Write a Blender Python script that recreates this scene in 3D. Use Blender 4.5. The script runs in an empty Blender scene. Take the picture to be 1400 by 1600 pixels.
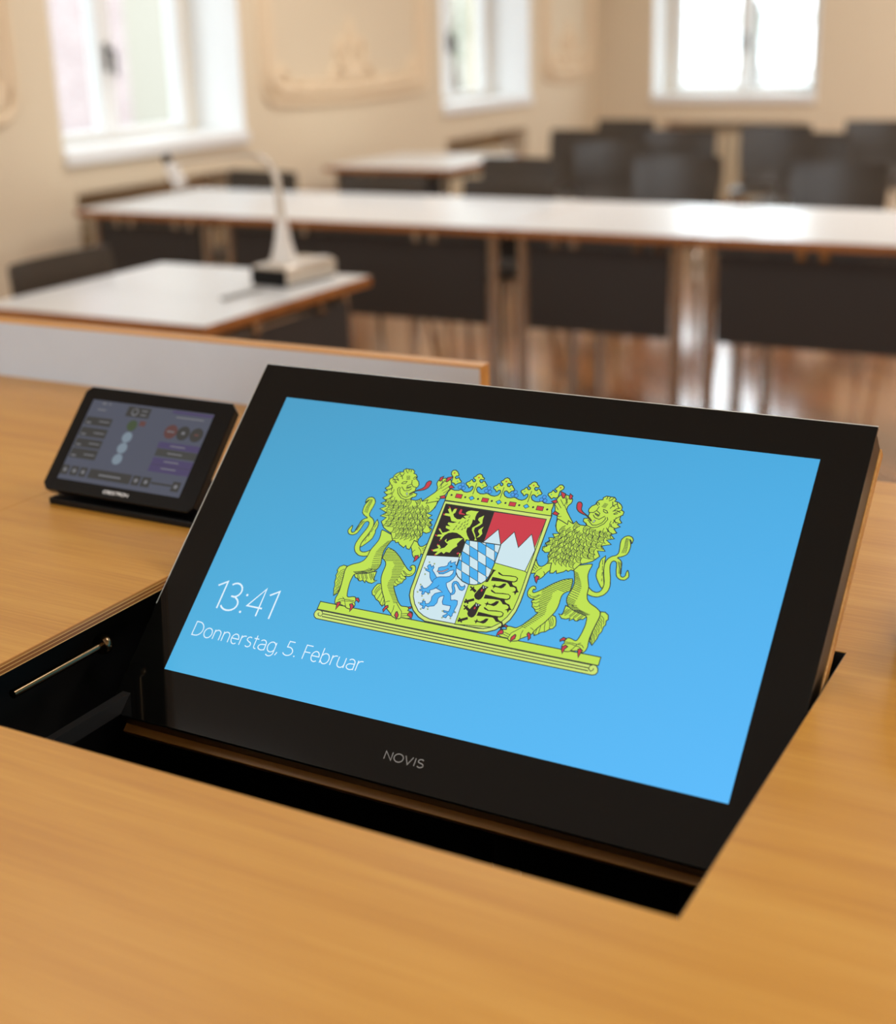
import bpy, bmesh, math, random
from math import sin, cos, pi, radians
from mathutils import Vector, Matrix
from mathutils.geometry import tessellate_polygon

COL = bpy.context.scene.collection
DESK = 0.926          # desk top above the floor
TABLE = 0.73          # white tables
TILT = 0.75239        # slope of the pop-up monitor

# ------------------------------------------------------------------ materials
def srgb(r, g, b):
    f = lambda c: (c / 12.92 if c <= 0.04045 else ((c + 0.055) / 1.055) ** 2.4)
    return (f(r / 255), f(g / 255), f(b / 255), 1.0)

def mat(name, color, rough=0.5, metal=0.0, spec=0.5, emit=None, coat=0.0, bump=0.0, bump_scale=60, vary=0.0):
    m = bpy.data.materials.new(name); m.use_nodes = True
    nt = m.node_tree; b = nt.nodes['Principled BSDF']
    b.inputs['Base Color'].default_value = color
    b.inputs['Roughness'].default_value = rough
    b.inputs['Metallic'].default_value = metal
    b.inputs['Specular IOR Level'].default_value = spec
    b.inputs['Coat Weight'].default_value = coat
    b.inputs['Coat Roughness'].default_value = 0.08
    if emit:
        b.inputs['Emission Color'].default_value = emit
        b.inputs['Emission Strength'].default_value = 1.0
    if bump or vary:
        tc = nt.nodes.new('ShaderNodeTexCoord'); n = nt.nodes.new('ShaderNodeTexNoise')
        n.inputs['Scale'].default_value = bump_scale; n.inputs['Detail'].default_value = 4
        nt.links.new(tc.outputs['Object'], n.inputs['Vector'])
        if bump:
            bp = nt.nodes.new('ShaderNodeBump'); bp.inputs['Strength'].default_value = bump; bp.inputs['Distance'].default_value = 0.002
            nt.links.new(n.outputs['Fac'], bp.inputs['Height']); nt.links.new(bp.outputs['Normal'], b.inputs['Normal'])
        if vary:
            r = nt.nodes.new('ShaderNodeValToRGB')
            r.color_ramp.elements[0].color = tuple(c * (1 - vary) for c in color[:3]) + (1,)
            r.color_ramp.elements[1].color = tuple(min(1, c * (1 + vary)) for c in color[:3]) + (1,)
            r.color_ramp.elements[0].position = 0.3; r.color_ramp.elements[1].position = 0.7
            nt.links.new(n.outputs['Fac'], r.inputs['Fac']); nt.links.new(r.outputs['Color'], b.inputs['Base Color'])
    return m

def wood(name, dark, mid, light, along=0, rough=0.38, stretch=14.0, coat=0.05, fine=1.0):
    """wood with the grain running along one object axis"""
    m = bpy.data.materials.new(name); m.use_nodes = True
    nt = m.node_tree; N = nt.nodes; L = nt.links; b = N['Principled BSDF']
    tc = N.new('ShaderNodeTexCoord'); mp = N.new('ShaderNodeMapping')
    s = [stretch] * 3; s[along] = 1.1
    mp.inputs['Scale'].default_value = s
    L.new(tc.outputs['Object'], mp.inputs['Vector'])
    n1 = N.new('ShaderNodeTexNoise'); n1.inputs['Scale'].default_value = 1.3; n1.inputs['Detail'].default_value = 6; n1.inputs['Distortion'].default_value = 0.9
    L.new(mp.outputs['Vector'], n1.inputs['Vector'])
    mp2 = N.new('ShaderNodeMapping'); s2 = [stretch * 26 * fine] * 3; s2[along] = 9
    mp2.inputs['Scale'].default_value = s2; L.new(tc.outputs['Object'], mp2.inputs['Vector'])
    n2 = N.new('ShaderNodeTexNoise'); n2.inputs['Scale'].default_value = 1.0; n2.inputs['Detail'].default_value = 3
    L.new(mp2.outputs['Vector'], n2.inputs['Vector'])
    r = N.new('ShaderNodeValToRGB'); e = r.color_ramp.elements
    e[0].position = 0.33; e[0].color = dark; e[1].position = 0.66; e[1].color = light
    k = e.new(0.5); k.color = mid
    mx = N.new('ShaderNodeMix'); mx.data_type = 'FLOAT'; mx.inputs['Factor'].default_value = 0.42
    L.new(n1.outputs['Fac'], mx.inputs['A']); L.new(n2.outputs['Fac'], mx.inputs['B'])
    L.new(mx.outputs['Result'], r.inputs['Fac']); L.new(r.outputs['Color'], b.inputs['Base Color'])
    b.inputs['Roughness'].default_value = rough; b.inputs['Coat Weight'].default_value = coat; b.inputs['Coat Roughness'].default_value = 0.25
    bp = N.new('ShaderNodeBump'); bp.inputs['Strength'].default_value = 0.06; bp.inputs['Distance'].default_value = 0.001
    L.new(n2.outputs['Fac'], bp.inputs['Height']); L.new(bp.outputs['Normal'], b.inputs['Normal'])
    return m

def ply_material():
    m = bpy.data.materials.new('plywood layers'); m.use_nodes = True
    nt = m.node_tree; N = nt.nodes; L = nt.links; b = N['Principled BSDF']
    tc = N.new('ShaderNodeTexCoord'); sp = N.new('ShaderNodeSeparateXYZ'); L.new(tc.outputs['Object'], sp.inputs['Vector'])
    mr = N.new('ShaderNodeMapRange'); mr.inputs['From Min'].default_value = -0.009; mr.inputs['From Max'].default_value = 0.0
    L.new(sp.outputs['Z'], mr.inputs['Value'])
    r = N.new('ShaderNodeValToRGB'); r.color_ramp.interpolation = 'CONSTANT'
    li = srgb(226, 178, 108); da = srgb(150, 92, 38); e = r.color_ramp.elements
    e[0].position = 0; e[0].color = li; e[1].position = 0.10; e[1].color = da
    for p, c in ((0.36, li), (0.44, da), (0.68, li), (0.76, srgb(190, 128, 60))):
        k = e.new(p); k.color = c
    L.new(mr.outputs['Result'], r.inputs['Fac']); L.new(r.outputs['Color'], b.inputs['Base Color'])
    b.inputs['Roughness'].default_value = 0.45
    return m

def parquet():
    m = bpy.data.materials.new('herringbone parquet'); m.use_nodes = True
    nt = m.node_tree; N = nt.nodes; L = nt.links; b = N['Principled BSDF']
    tc = N.new('ShaderNodeTexCoord'); mp = N.new('ShaderNodeMapping'); mp.inputs['Rotation'].default_value = (0, 0, radians(45))
    L.new(tc.outputs['Object'], mp.inputs['Vector'])
    br = N.new('ShaderNodeTexBrick'); br.inputs['Scale'].default_value = 1.0
    br.inputs['Brick Width'].default_value = 0.5; br.inputs['Row Height'].default_value = 0.08; br.inputs['Mortar Size'].default_value = 0.0012
    br.inputs['Color1'].default_value = srgb(172, 112, 62); br.inputs['Color2'].default_value = srgb(140, 86, 46); br.inputs['Mortar'].default_value = srgb(70, 40, 22)
    L.new(mp.outputs['Vector'], br.inputs['Vector'])
    n = N.new('ShaderNodeTexNoise'); n.inputs['Scale'].default_value = 9; n.inputs['Detail'].default_value = 5
    L.new(mp.outputs['Vector'], n.inputs['Vector'])
    mx = N.new('ShaderNodeMix'); mx.data_type = 'RGBA'; mx.blend_type = 'MULTIPLY'; mx.inputs['Factor'].default_value = 0.35
    L.new(br.outputs['Color'], mx.inputs['A']); L.new(n.outputs['Color'], mx.inputs['B'])
    L.new(mx.outputs['Result'], b.inputs['Base Color'])
    b.inputs['Roughness'].default_value = 0.16; b.inputs['Coat Weight'].default_value = 0.7; b.inputs['Coat Roughness'].default_value = 0.12
    return m

def brick_material():
    m = bpy.data.materials.new('pale red brickwork'); m.use_nodes = True
    nt = m.node_tree; N = nt.nodes; L = nt.links; b = N['Principled BSDF']
    tc = N.new('ShaderNodeTexCoord'); sp = N.new('ShaderNodeSeparateXYZ'); mp = N.new('ShaderNodeCombineXYZ')
    L.new(tc.outputs['Object'], sp.inputs['Vector']); L.new(sp.outputs['Y'], mp.inputs['X']); L.new(sp.outputs['Z'], mp.inputs['Y'])
    br = N.new('ShaderNodeTexBrick'); br.inputs['Scale'].default_value = 1.0
    br.inputs['Brick Width'].default_value = 0.26; br.inputs['Row Height'].default_value = 0.085; br.inputs['Mortar Size'].default_value = 0.012
    br.inputs['Color1'].default_value = srgb(182, 160, 158); br.inputs['Color2'].default_value = srgb(164, 140, 138); br.inputs['Mortar'].default_value = srgb(182, 174, 174)
    L.new(mp.outputs['Vector'], br.inputs['Vector']); L.new(br.outputs['Color'], b.inputs['Base Color'])
    b.inputs['Roughness'].default_value = 0.9
    return m

def glass_material():
    m = bpy.data.materials.new('window glass'); m.use_nodes = True
    nt = m.node_tree; N = nt.nodes; L = nt.links
    for n in list(N):
        if n.type != 'OUTPUT_MATERIAL': N.remove(n)
    out = [n for n in N if n.type == 'OUTPUT_MATERIAL'][0]
    t = N.new('ShaderNodeBsdfTransparent'); t.inputs['Color'].default_value = (0.95, 0.97, 0.97, 1)
    g = N.new('ShaderNodeBsdfGlossy'); g.inputs['Roughness'].default_value = 0.02
    f = N.new('ShaderNodeMath'); f.operation = 'POWER'; f.inputs[1].default_value = 4.0
    lw = N.new('ShaderNodeLayerWeight'); lw.inputs['Blend'].default_value = 0.5; L.new(lw.outputs['Facing'], f.inputs[0])
    x = N.new('ShaderNodeMixShader'); L.new(f.outputs[0], x.inputs['Fac']); L.new(t.outputs[0], x.inputs[1]); L.new(g.outputs[0], x.inputs[2])
    L.new(x.outputs[0], out.inputs['Surface'])
    return m

def screen_material():
    """lit display: the wallpaper is a blue that is a little deeper towards its upper left"""
    m = bpy.data.materials.new('blue lit display'); m.use_nodes = True
    nt = m.node_tree; N = nt.nodes; L = nt.links; b = N['Principled BSDF']
    tc = N.new('ShaderNodeTexCoord'); sp = N.new('ShaderNodeSeparateXYZ'); L.new(tc.outputs['Object'], sp.inputs['Vector'])
    def ramp(a, bcol, sock, hi):
        mr = N.new('ShaderNodeMapRange'); mr.inputs['From Max'].default_value = hi; L.new(sp.outputs[sock], mr.inputs['Value'])
        x = N.new('ShaderNodeMix'); x.data_type = 'RGBA'; L.new(mr.outputs['Result'], x.inputs['Factor'])
        for k, c in (('A', a), ('B', bcol)):
            if isinstance(c, tuple): x.inputs[k].default_value = c
            else: L.new(c, x.inputs[k])
        return x.outputs['Result']
    bottom = ramp(srgb(80, 180, 228), srgb(94, 190, 255), 'X', 0.476)  # brightness falloff with viewing angle, put into the emission colours
    top = ramp(srgb(76, 160, 201), srgb(76, 174, 228), 'X', 0.476)
    c = ramp(bottom, top, 'Y', 0.268)
    b.inputs['Base Color'].default_value = (0.004, 0.004, 0.005, 1); b.inputs['Roughness'].default_value = 0.25
    L.new(c, b.inputs['Emission Color']); b.inputs['Emission Strength'].default_value = 0.97
    b.inputs['Specular IOR Level'].default_value = 0.15
    return m

M = {}
M['oak'] = wood('oak veneer', srgb(184, 126, 46), srgb(200, 144, 56), srgb(210, 157, 69), along=0, stretch=18.0)
M['oak_edge'] = wood('oak edging', srgb(184, 126, 58), srgb(206, 150, 78), srgb(218, 166, 96), along=0, rough=0.4)
M['oak_lid'] = wood('oak lid', srgb(178, 122, 56), srgb(198, 144, 74), srgb(212, 160, 92), along=0, rough=0.4)
M['ply'] = ply_material()
M['band'] = wood('brown beech edge band', srgb(130, 78, 34), srgb(158, 100, 48), srgb(178, 120, 64), along=0, rough=0.4)
M['laminate'] = mat('white table laminate', srgb(219, 223, 226), rough=0.27, spec=0.5)
M['panel_white'] = mat('light grey laminate', srgb(188, 194, 202), rough=0.45, vary=0.012, bump_scale=30)
M['black_well'] = mat('black painted well', srgb(14, 14, 14), rough=0.55)
M['black_glass'] = mat('black front glass', srgb(12, 12, 11), rough=0.08, spec=0.28)
M['glass_edge'] = mat('ground glass edge', srgb(190, 188, 182), rough=0.25, spec=0.6)
M['anodised'] = mat('dark bronze anodised metal', srgb(40, 34, 29), rough=0.35, metal=0.6)
M['black_plastic'] = mat('black plastic', srgb(10, 10, 10), rough=0.28, spec=0.2)
M['black_gloss'] = mat('bronze polished metal', srgb(120, 100, 74), rough=0.2, metal=1.0)  # oak edge's reflection put into the colour of a dark rod
M['rail'] = mat('black rail paint', srgb(34, 34, 34), rough=0.5)
M['dark_metal'] = mat('dark grey metal', srgb(70, 70, 70), rough=0.4, metal=0.6)
M['steel'] = mat('polished steel', srgb(190, 188, 184), rough=0.18, metal=1.0)
M['chrome'] = mat('chromed tube', srgb(168, 160, 152), rough=0.12, metal=1.0)
M['fabric_panel'] = mat('charcoal modesty panel', srgb(50, 46, 44), rough=0.75, bump=0.2, bump_scale=300)
M['chair_shell'] = mat('dark stained shell', srgb(64, 57, 50), rough=0.30, spec=0.55, coat=0.0, vary=0.06, bump_scale=14)
M['wall'] = mat('beige wall paint', srgb(223, 208, 182), rough=0.85, bump=0.1, bump_scale=80)
M['white_paint'] = mat('white gloss paint', srgb(236, 238, 238), rough=0.4)
M['frame_paint'] = mat('cream window paint', srgb(228, 218, 202), rough=0.4)
M['stucco'] = mat('cream stucco', srgb(232, 212, 182), rough=0.8)
M['ceiling'] = mat('ceiling paint', srgb(214, 208, 198), rough=0.9)
M['radiator'] = mat('cream radiator enamel', srgb(214, 200, 172), rough=0.4)
M['pen'] = mat('light grey plastic', srgb(150, 150, 148), rough=0.45)
M['doc_white'] = mat('white plastic', srgb(226, 224, 220), rough=0.35)
M['doc_silver'] = mat('silver plastic', srgb(205, 196, 182), rough=0.3, metal=0.35)
M['floor'] = parquet()
M['brick'] = brick_material()
M['plaster'] = mat('pale green plaster', srgb(168, 161, 148), rough=0.9)
M['roof'] = mat('clay roof', srgb(150, 110, 96), rough=0.9)
M['leaf'] = mat('yellow green leaves', srgb(164, 170, 144), rough=0.8, vary=0.12, bump_scale=3)
M['bark'] = mat('bark', srgb(90, 74, 60), rough=0.9)
M['paving'] = mat('pale paving', srgb(190, 188, 184), rough=0.9)
M['glass'] = glass_material()
M['screen'] = screen_material()
def lit(name, r, g, b): return mat(name, (0.004, 0.004, 0.004, 1), rough=0.25, spec=0.15, emit=srgb(r, g, b))
INK = {'g': lit('display gold', 192, 226, 84), 'l': lit('display pale gold', 205, 228, 118), 'k': lit('display outline', 58, 66, 62),
       'b': lit('display black', 50, 44, 44), 'r': lit('display red', 203, 64, 76), 'w': lit('display white', 206, 230, 238),
       'u': lit('display azure', 76, 176, 238), 'n': lit('display navy line', 52, 98, 150), 'p': lit('display pink', 214, 170, 190),
       'c': lit('display clover blue', 80, 158, 234), 'o': lit('display orange', 196, 110, 50), 't': lit('display teal', 70, 180, 140)}
INK_ORDER = list(INK)
M['text_white'] = lit('display lettering', 226, 244, 255)

# ------------------------------------------------------------------ mesh helpers
class MB:
    """collects shapes and links them as one mesh object"""
    def __init__(self): self.v = []; self.f = []; self.mi = []; self.cur = 0
    def add(self, vs, fs):
        o = len(self.v); self.v += [tuple(x) for x in vs]
        for f in fs: self.f.append([o + i for i in f]); self.mi.append(self.cur)
        return self
    def box(self, x0, x1, y0, y1, z0, z1, mtx=None, bev=0.0):
        bm = bmesh.new(); bmesh.ops.create_cube(bm, size=1.0)
        for v in bm.verts:
            v.co = Vector(((x0 + x1) / 2 + v.co.x * (x1 - x0), (y0 + y1) / 2 + v.co.y * (y1 - y0), (z0 + z1) / 2 + v.co.z * (z1 - z0)))
        if bev: bmesh.ops.bevel(bm, geom=bm.edges[:], offset=bev, segments=2, affect='EDGES', profile=0.5)
        bm.verts.ensure_lookup_table(); bm.verts.index_update()
        vs = [(mtx @ v.co) if mtx else v.co.copy() for v in bm.verts]; fs = [[q.index for q in f.verts] for f in bm.faces]
        bm.free(); return self.add(vs, fs)
    def prism(self, poly, z0, z1, mtx=None):
        n = len(poly); a = sum(poly[i - 1][0] * poly[i][1] - poly[i][0] * poly[i - 1][1] for i in range(n))
        if a < 0: poly = poly[::-1]
        vs = [Vector((x, y, z0)) for x, y in poly] + [Vector((x, y, z1)) for x, y in poly]
        if mtx: vs = [mtx @ v for v in vs]
        return self.add(vs, [list(range(n))[::-1], list(range(n, 2 * n))] + [[i, (i + 1) % n, n + (i + 1) % n, n + i] for i in range(n)])
    def tube(self, pts, r, seg=12, closed=False):
        pts = [Vector(p) for p in pts]; n = len(pts); rs = r if isinstance(r, (list, tuple)) else [r] * n
        rings = []; up = None
        for i in range(n):
            if closed: d = pts[(i + 1) % n] - pts[i - 1]
            else: d = pts[min(i + 1, n - 1)] - pts[max(i - 1, 0)]
            d.normalize()
            if up is None: up = Vector((0, 0, 1)) if abs(d.z) < 0.9 else Vector((1, 0, 0))
            a = d.cross(up).normalized(); b = a.cross(d).normalized(); up = b
            rings.append([pts[i] + (a * cos(2 * pi * k / seg) + b * sin(2 * pi * k / seg)) * rs[i] for k in range(seg)])
        vs = [v for q in rings for v in q]; fs = []
        for i in range(n if closed else n - 1):
            j = (i + 1) % n
            for k in range(seg): fs.append([i * seg + k, i * seg + (k + 1) % seg, j * seg + (k + 1) % seg, j * seg + k])
        if not closed: fs += [list(range(seg))[::-1], [(n - 1) * seg + k for k in range(seg)]]
        return self.add(vs, fs)
    def lathe(self, prof, center=(0, 0, 0), seg=32, sx=1, sy=1):
        vs = []; n = len(prof)
        for r, z in prof:
            for k in range(seg): vs.append((center[0] + r * cos(2 * pi * k / seg) * sx, center[1] + r * sin(2 * pi * k / seg) * sy, center[2] + z))
        fs = []
        for i in range(n - 1):
            for k in range(seg): fs.append([i * seg + k, i * seg + (k + 1) % seg, (i + 1) * seg + (k + 1) % seg, (i + 1) * seg + k])
        fs += [list(range(seg))[::-1], [(n - 1) * seg + k for k in range(seg)]]
        return self.add(vs, fs)
    def build(self, name, m, parent=None, smooth=False, loc=None, rot=None, bevel=0.0):
        me = bpy.data.meshes.new(name); me.from_pydata(self.v, [], self.f); me.update()
        for x in (m if isinstance(m, list) else [m]): me.materials.append(x)
        for p, i in zip(me.polygons, self.mi): p.material_index = i
        bm = bmesh.new(); bm.from_mesh(me); bmesh.ops.recalc_face_normals(bm, faces=bm.faces[:]); bm.to_mesh(me); bm.free()
        o = bpy.data.objects.new(name, me); COL.objects.link(o)
        if smooth:
            for p in me.polygons: p.use_smooth = True
            me.set_sharp_from_angle(angle=radians(40))
        if bevel:
            b = o.modifiers.new('Bevel', 'BEVEL'); b.width = bevel; b.segments = 2; b.limit_method = 'ANGLE'
        if parent: o.parent = parent
        if loc: o.location = loc
        if rot: o.rotation_euler = rot
        return o

def thing(name, label, cat, loc=(0, 0, 0), rot=(0, 0, 0), group=None):
    o = bpy.data.objects.new(name, None); o.empty_display_size = 0.1; COL.objects.link(o)
    o.location = loc; o.rotation_euler = rot; o['label'] = label; o['category'] = cat
    if group: o['group'] = group
    return o
def tag(o, label, cat, group=None):
    o['label'] = label; o['category'] = cat
    if group: o['group'] = group
    return o
def structure(o, label=None, cat=None):
    o['kind'] = 'structure'
    if label: o['label'] = label
    if cat: o['category'] = cat
    return o
def copy_thing(src, loc, rot, label, group=None):
    r = src.copy(); COL.objects.link(r); r.location = loc; r.rotation_euler = rot; r['label'] = label
    if group: r['group'] = group
    for ch in list(src.children):
        c = ch.copy(); COL.objects.link(c); c.parent = r
        for g in list(ch.children):
            d = g.copy(); COL.objects.link(d); d.parent = c
    return r

# ------------------------------------------------------------------ flat drawing (display graphics)
class Drawing:
    """flat inlaid shapes, each a hair above the one before it, in one mesh"""
    def __init__(self, z0=0.0002, dz=0.0000012): self.v = []; self.f = []; self.mi = []; self.z = z0; self.dz = dz
    def fill(self, pts, ink):
        self.z += self.dz; o = len(self.v); self.v += [(x, y, self.z) for x, y in pts]
        for t in tessellate_polygon([[Vector((x, y, 0)) for x, y in pts]]): self.f.append([o + i for i in t]); self.mi.append(ink)
    def stroke(self, pts, w, ink):
        q = [pts[0]]
        for p in pts[1:]:
            if math.hypot(p[0] - q[-1][0], p[1] - q[-1][1]) > 1e-6: q.append(p)
        if len(q) < 2: return
        closed = math.hypot(q[0][0] - q[-1][0], q[0][1] - q[-1][1]) < 1e-6
        self.z += self.dz; n = len(q); L = []; R = []
        for i in range(n):
            if closed: a, b = q[(i - 1) if i else n - 2], q[(i + 1) if i < n - 1 else 1]
            else: a, b = q[max(i - 1, 0)], q[min(i + 1, n - 1)]
            c = q[i]
            d1 = Vector((c[0] - a[0], c[1] - a[1])); d2 = Vector((b[0] - c[0], b[1] - c[1]))
            if d1.length < 1e-9: d1 = d2
            if d2.length < 1e-9: d2 = d1
            d1 = d1.normalized(); d2 = d2.normalized(); t = d1 + d2
            t = t.normalized() if t.length > 0.2 else d1
            nn = Vector((-t.y, t.x)); k = max(0.55, nn.dot(Vector((-d1.y, d1.x))))
            off = nn * (w / 2 / k)
            L.append((c[0] + off.x, c[1] + off.y)); R.append((c[0] - off.x, c[1] - off.y))
        o = len(self.v); self.v += [(x, y, self.z) for x, y in L + R]
        for i in range(n - 1): self.f.append([o + i, o + i + 1, o + n + i + 1, o + n + i]); self.mi.append(ink)
    def build(self, name, mats, parent):
        me = bpy.data.meshes.new(name); me.from_pydata(self.v, [], self.f); me.update()
        for m in mats: me.materials.append(m)
        for p, i in zip(me.polygons, self.mi): p.material_index = i
        bm = bmesh.new(); bm.from_mesh(me)
        for f in bm.faces:
            f.normal_update()
            if f.normal.z < 0: f.normal_flip()
        bm.to_mesh(me); bm.free()
        o = bpy.data.objects.new(name, me); COL.objects.link(o); o.parent = parent
        return o

def arc(cx, cy, rx, ry, a0, a1, n=10):
    return [(cx + rx * cos(radians(a0 + (a1 - a0) * i / n)), cy + ry * sin(radians(a0 + (a1 - a0) * i / n))) for i in range(n + 1)]
# thin sans lettering: name -> (advance, strokes); cap height 1, x height .7
GLYPH = {
 '1': (.56, [[(.08, .80), (.38, 1.0), (.38, 0)]]),
 '3': (.60, [arc(.22, .75, .25, .25, 140, -80, 10) + arc(.20, .26, .32, .26, 80, -150, 12), [(.16, .515), (.26, .51)]]),
 '4': (.60, [[(.48, 0), (.48, 1.0), (.02, .30), (.60, .30)]]),
 '5': (.56, [[(.45, 1.0), (.12, 1.0), (.09, .56)] + arc(.20, .30, .29, .30, 112, -150, 14)]),
 ':': (.26, [[(.10, .04), (.17, .04)], [(.10, .66), (.17, .66)]]),
 '.': (.24, [[(.08, .05), (.15, .05)]]), ',': (.24, [[(.14, .08), (.06, -.16)]]), ' ': (.28, []),
 'D': (.74, [[(.09, 0), (.09, 1), (.28, 1)] + arc(.28, .5, .38, .5, 90, -90, 14) + [(.09, 0)]]),
 'F': (.50, [[(.09, 0), (.09, 1), (.47, 1)], [(.09, .52), (.44, .52)]]),
 'o': (.62, [arc(.31, .35, .25, .36, 0, 360, 20)]),
 'n': (.58, [[(.08, 0), (.08, .70)], [(.08, .48)] + arc(.28, .44, .20, .26, 165, 0, 8) + [(.48, 0)]]),
 'e': (.56, [[(.06, .37), (.50, .37)] + arc(.28, .35, .22, .36, 5, 310, 16)]),
 'r': (.38, [[(.08, 0), (.08, .70)], [(.08, .42)] + arc(.30, .42, .22, .28, 170, 75, 6)]),
 's': (.46, [arc(.23, .53, .15, .18, 50, 200, 8) + [(.23, .36)] + arc(.22, .18, .17, .19, 60, -140, 9)]),
 't': (.36, [[(.16, .92), (.16, .20)] + arc(.28, .15, .12, .16, 170, 290, 6), [(.02, .69), (.32, .69)]]),
 'a': (.55, [arc(.27, .45, .20, .26, 140, 0, 8) + [(.47, 0)], [(.47, .41)] + arc(.28, .19, .22, .20, 95, 330, 12)]),
 'g': (.60, [arc(.30, .35, .24, .36, 25, 330, 16), [(.52, .70), (.52, -.02)] + arc(.29, -.04, .23, .26, 0, -140, 9)]),
 'b': (.62, [[(.08, 1.05), (.08, 0)], arc(.31, .35, .24, .36, 150, -150, 16)]),
 'u': (.58, [[(.08, .70), (.08, .26)] + arc(.28, .24, .20, .25, 180, 330, 8) + [(.49, .24)], [(.49, .70), (.49, 0)]]),
 'N': (.80, [[(.08, 0), (.08, 1), (.66, 0), (.66, 1)]]), 'O': (.92, [arc(.44, .5, .38, .51, 0, 360, 24)]),
 'V': (.76, [[(.04, 1), (.36, 0), (.68, 1)]]), 'I': (.30, [[(.14, 0), (.14, 1)]]),
 'S': (.68, [arc(.32, .74, .23, .26, 40, 210, 9) + [(.32, .52)] + arc(.32, .26, .25, .27, 70, -145, 10)]),
 'C': (.78, [arc(.42, .5, .34, .5, 45, 315, 16)]), 'R': (.72, [[(.08, 0), (.08, 1), (.38, 1)] + arc(.38, .74, .22, .26, 90, -90, 8) + [(.08, .48)], [(.36, .48), (.62, 0)]]),
 'E': (.62, [[(.54, 0), (.08, 0), (.08, 1), (.54, 1)], [(.08, .52), (.48, .52)]]), 'T': (.66, [[(.02, 1), (.62, 1)], [(.32, 1), (.32, 0)]]),
}
def letters(dr, text, x, y, h, width, w, ink=0, slant=0.0):
    """draws thin lettering fitted to the given total width"""
    adv = sum(GLYPH[c][0] for c in text); k = width / adv; cx = x
    for c in text:
        a, st = GLYPH[c]
        for s in st:
            if c in ':.':
                px, py = cx + s[0][0] * k + w * .5, y + s[0][1] * h
                dr.fill([(px + w * .75 * cos(t * pi / 5), py + w * .75 * sin(t * pi / 5)) for t in range(10)], ink)
            else: dr.stroke([(cx + p[0] * k + slant * p[1] * h, y + p[1] * h) for p in s], w, ink)
        cx += a * k

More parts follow.
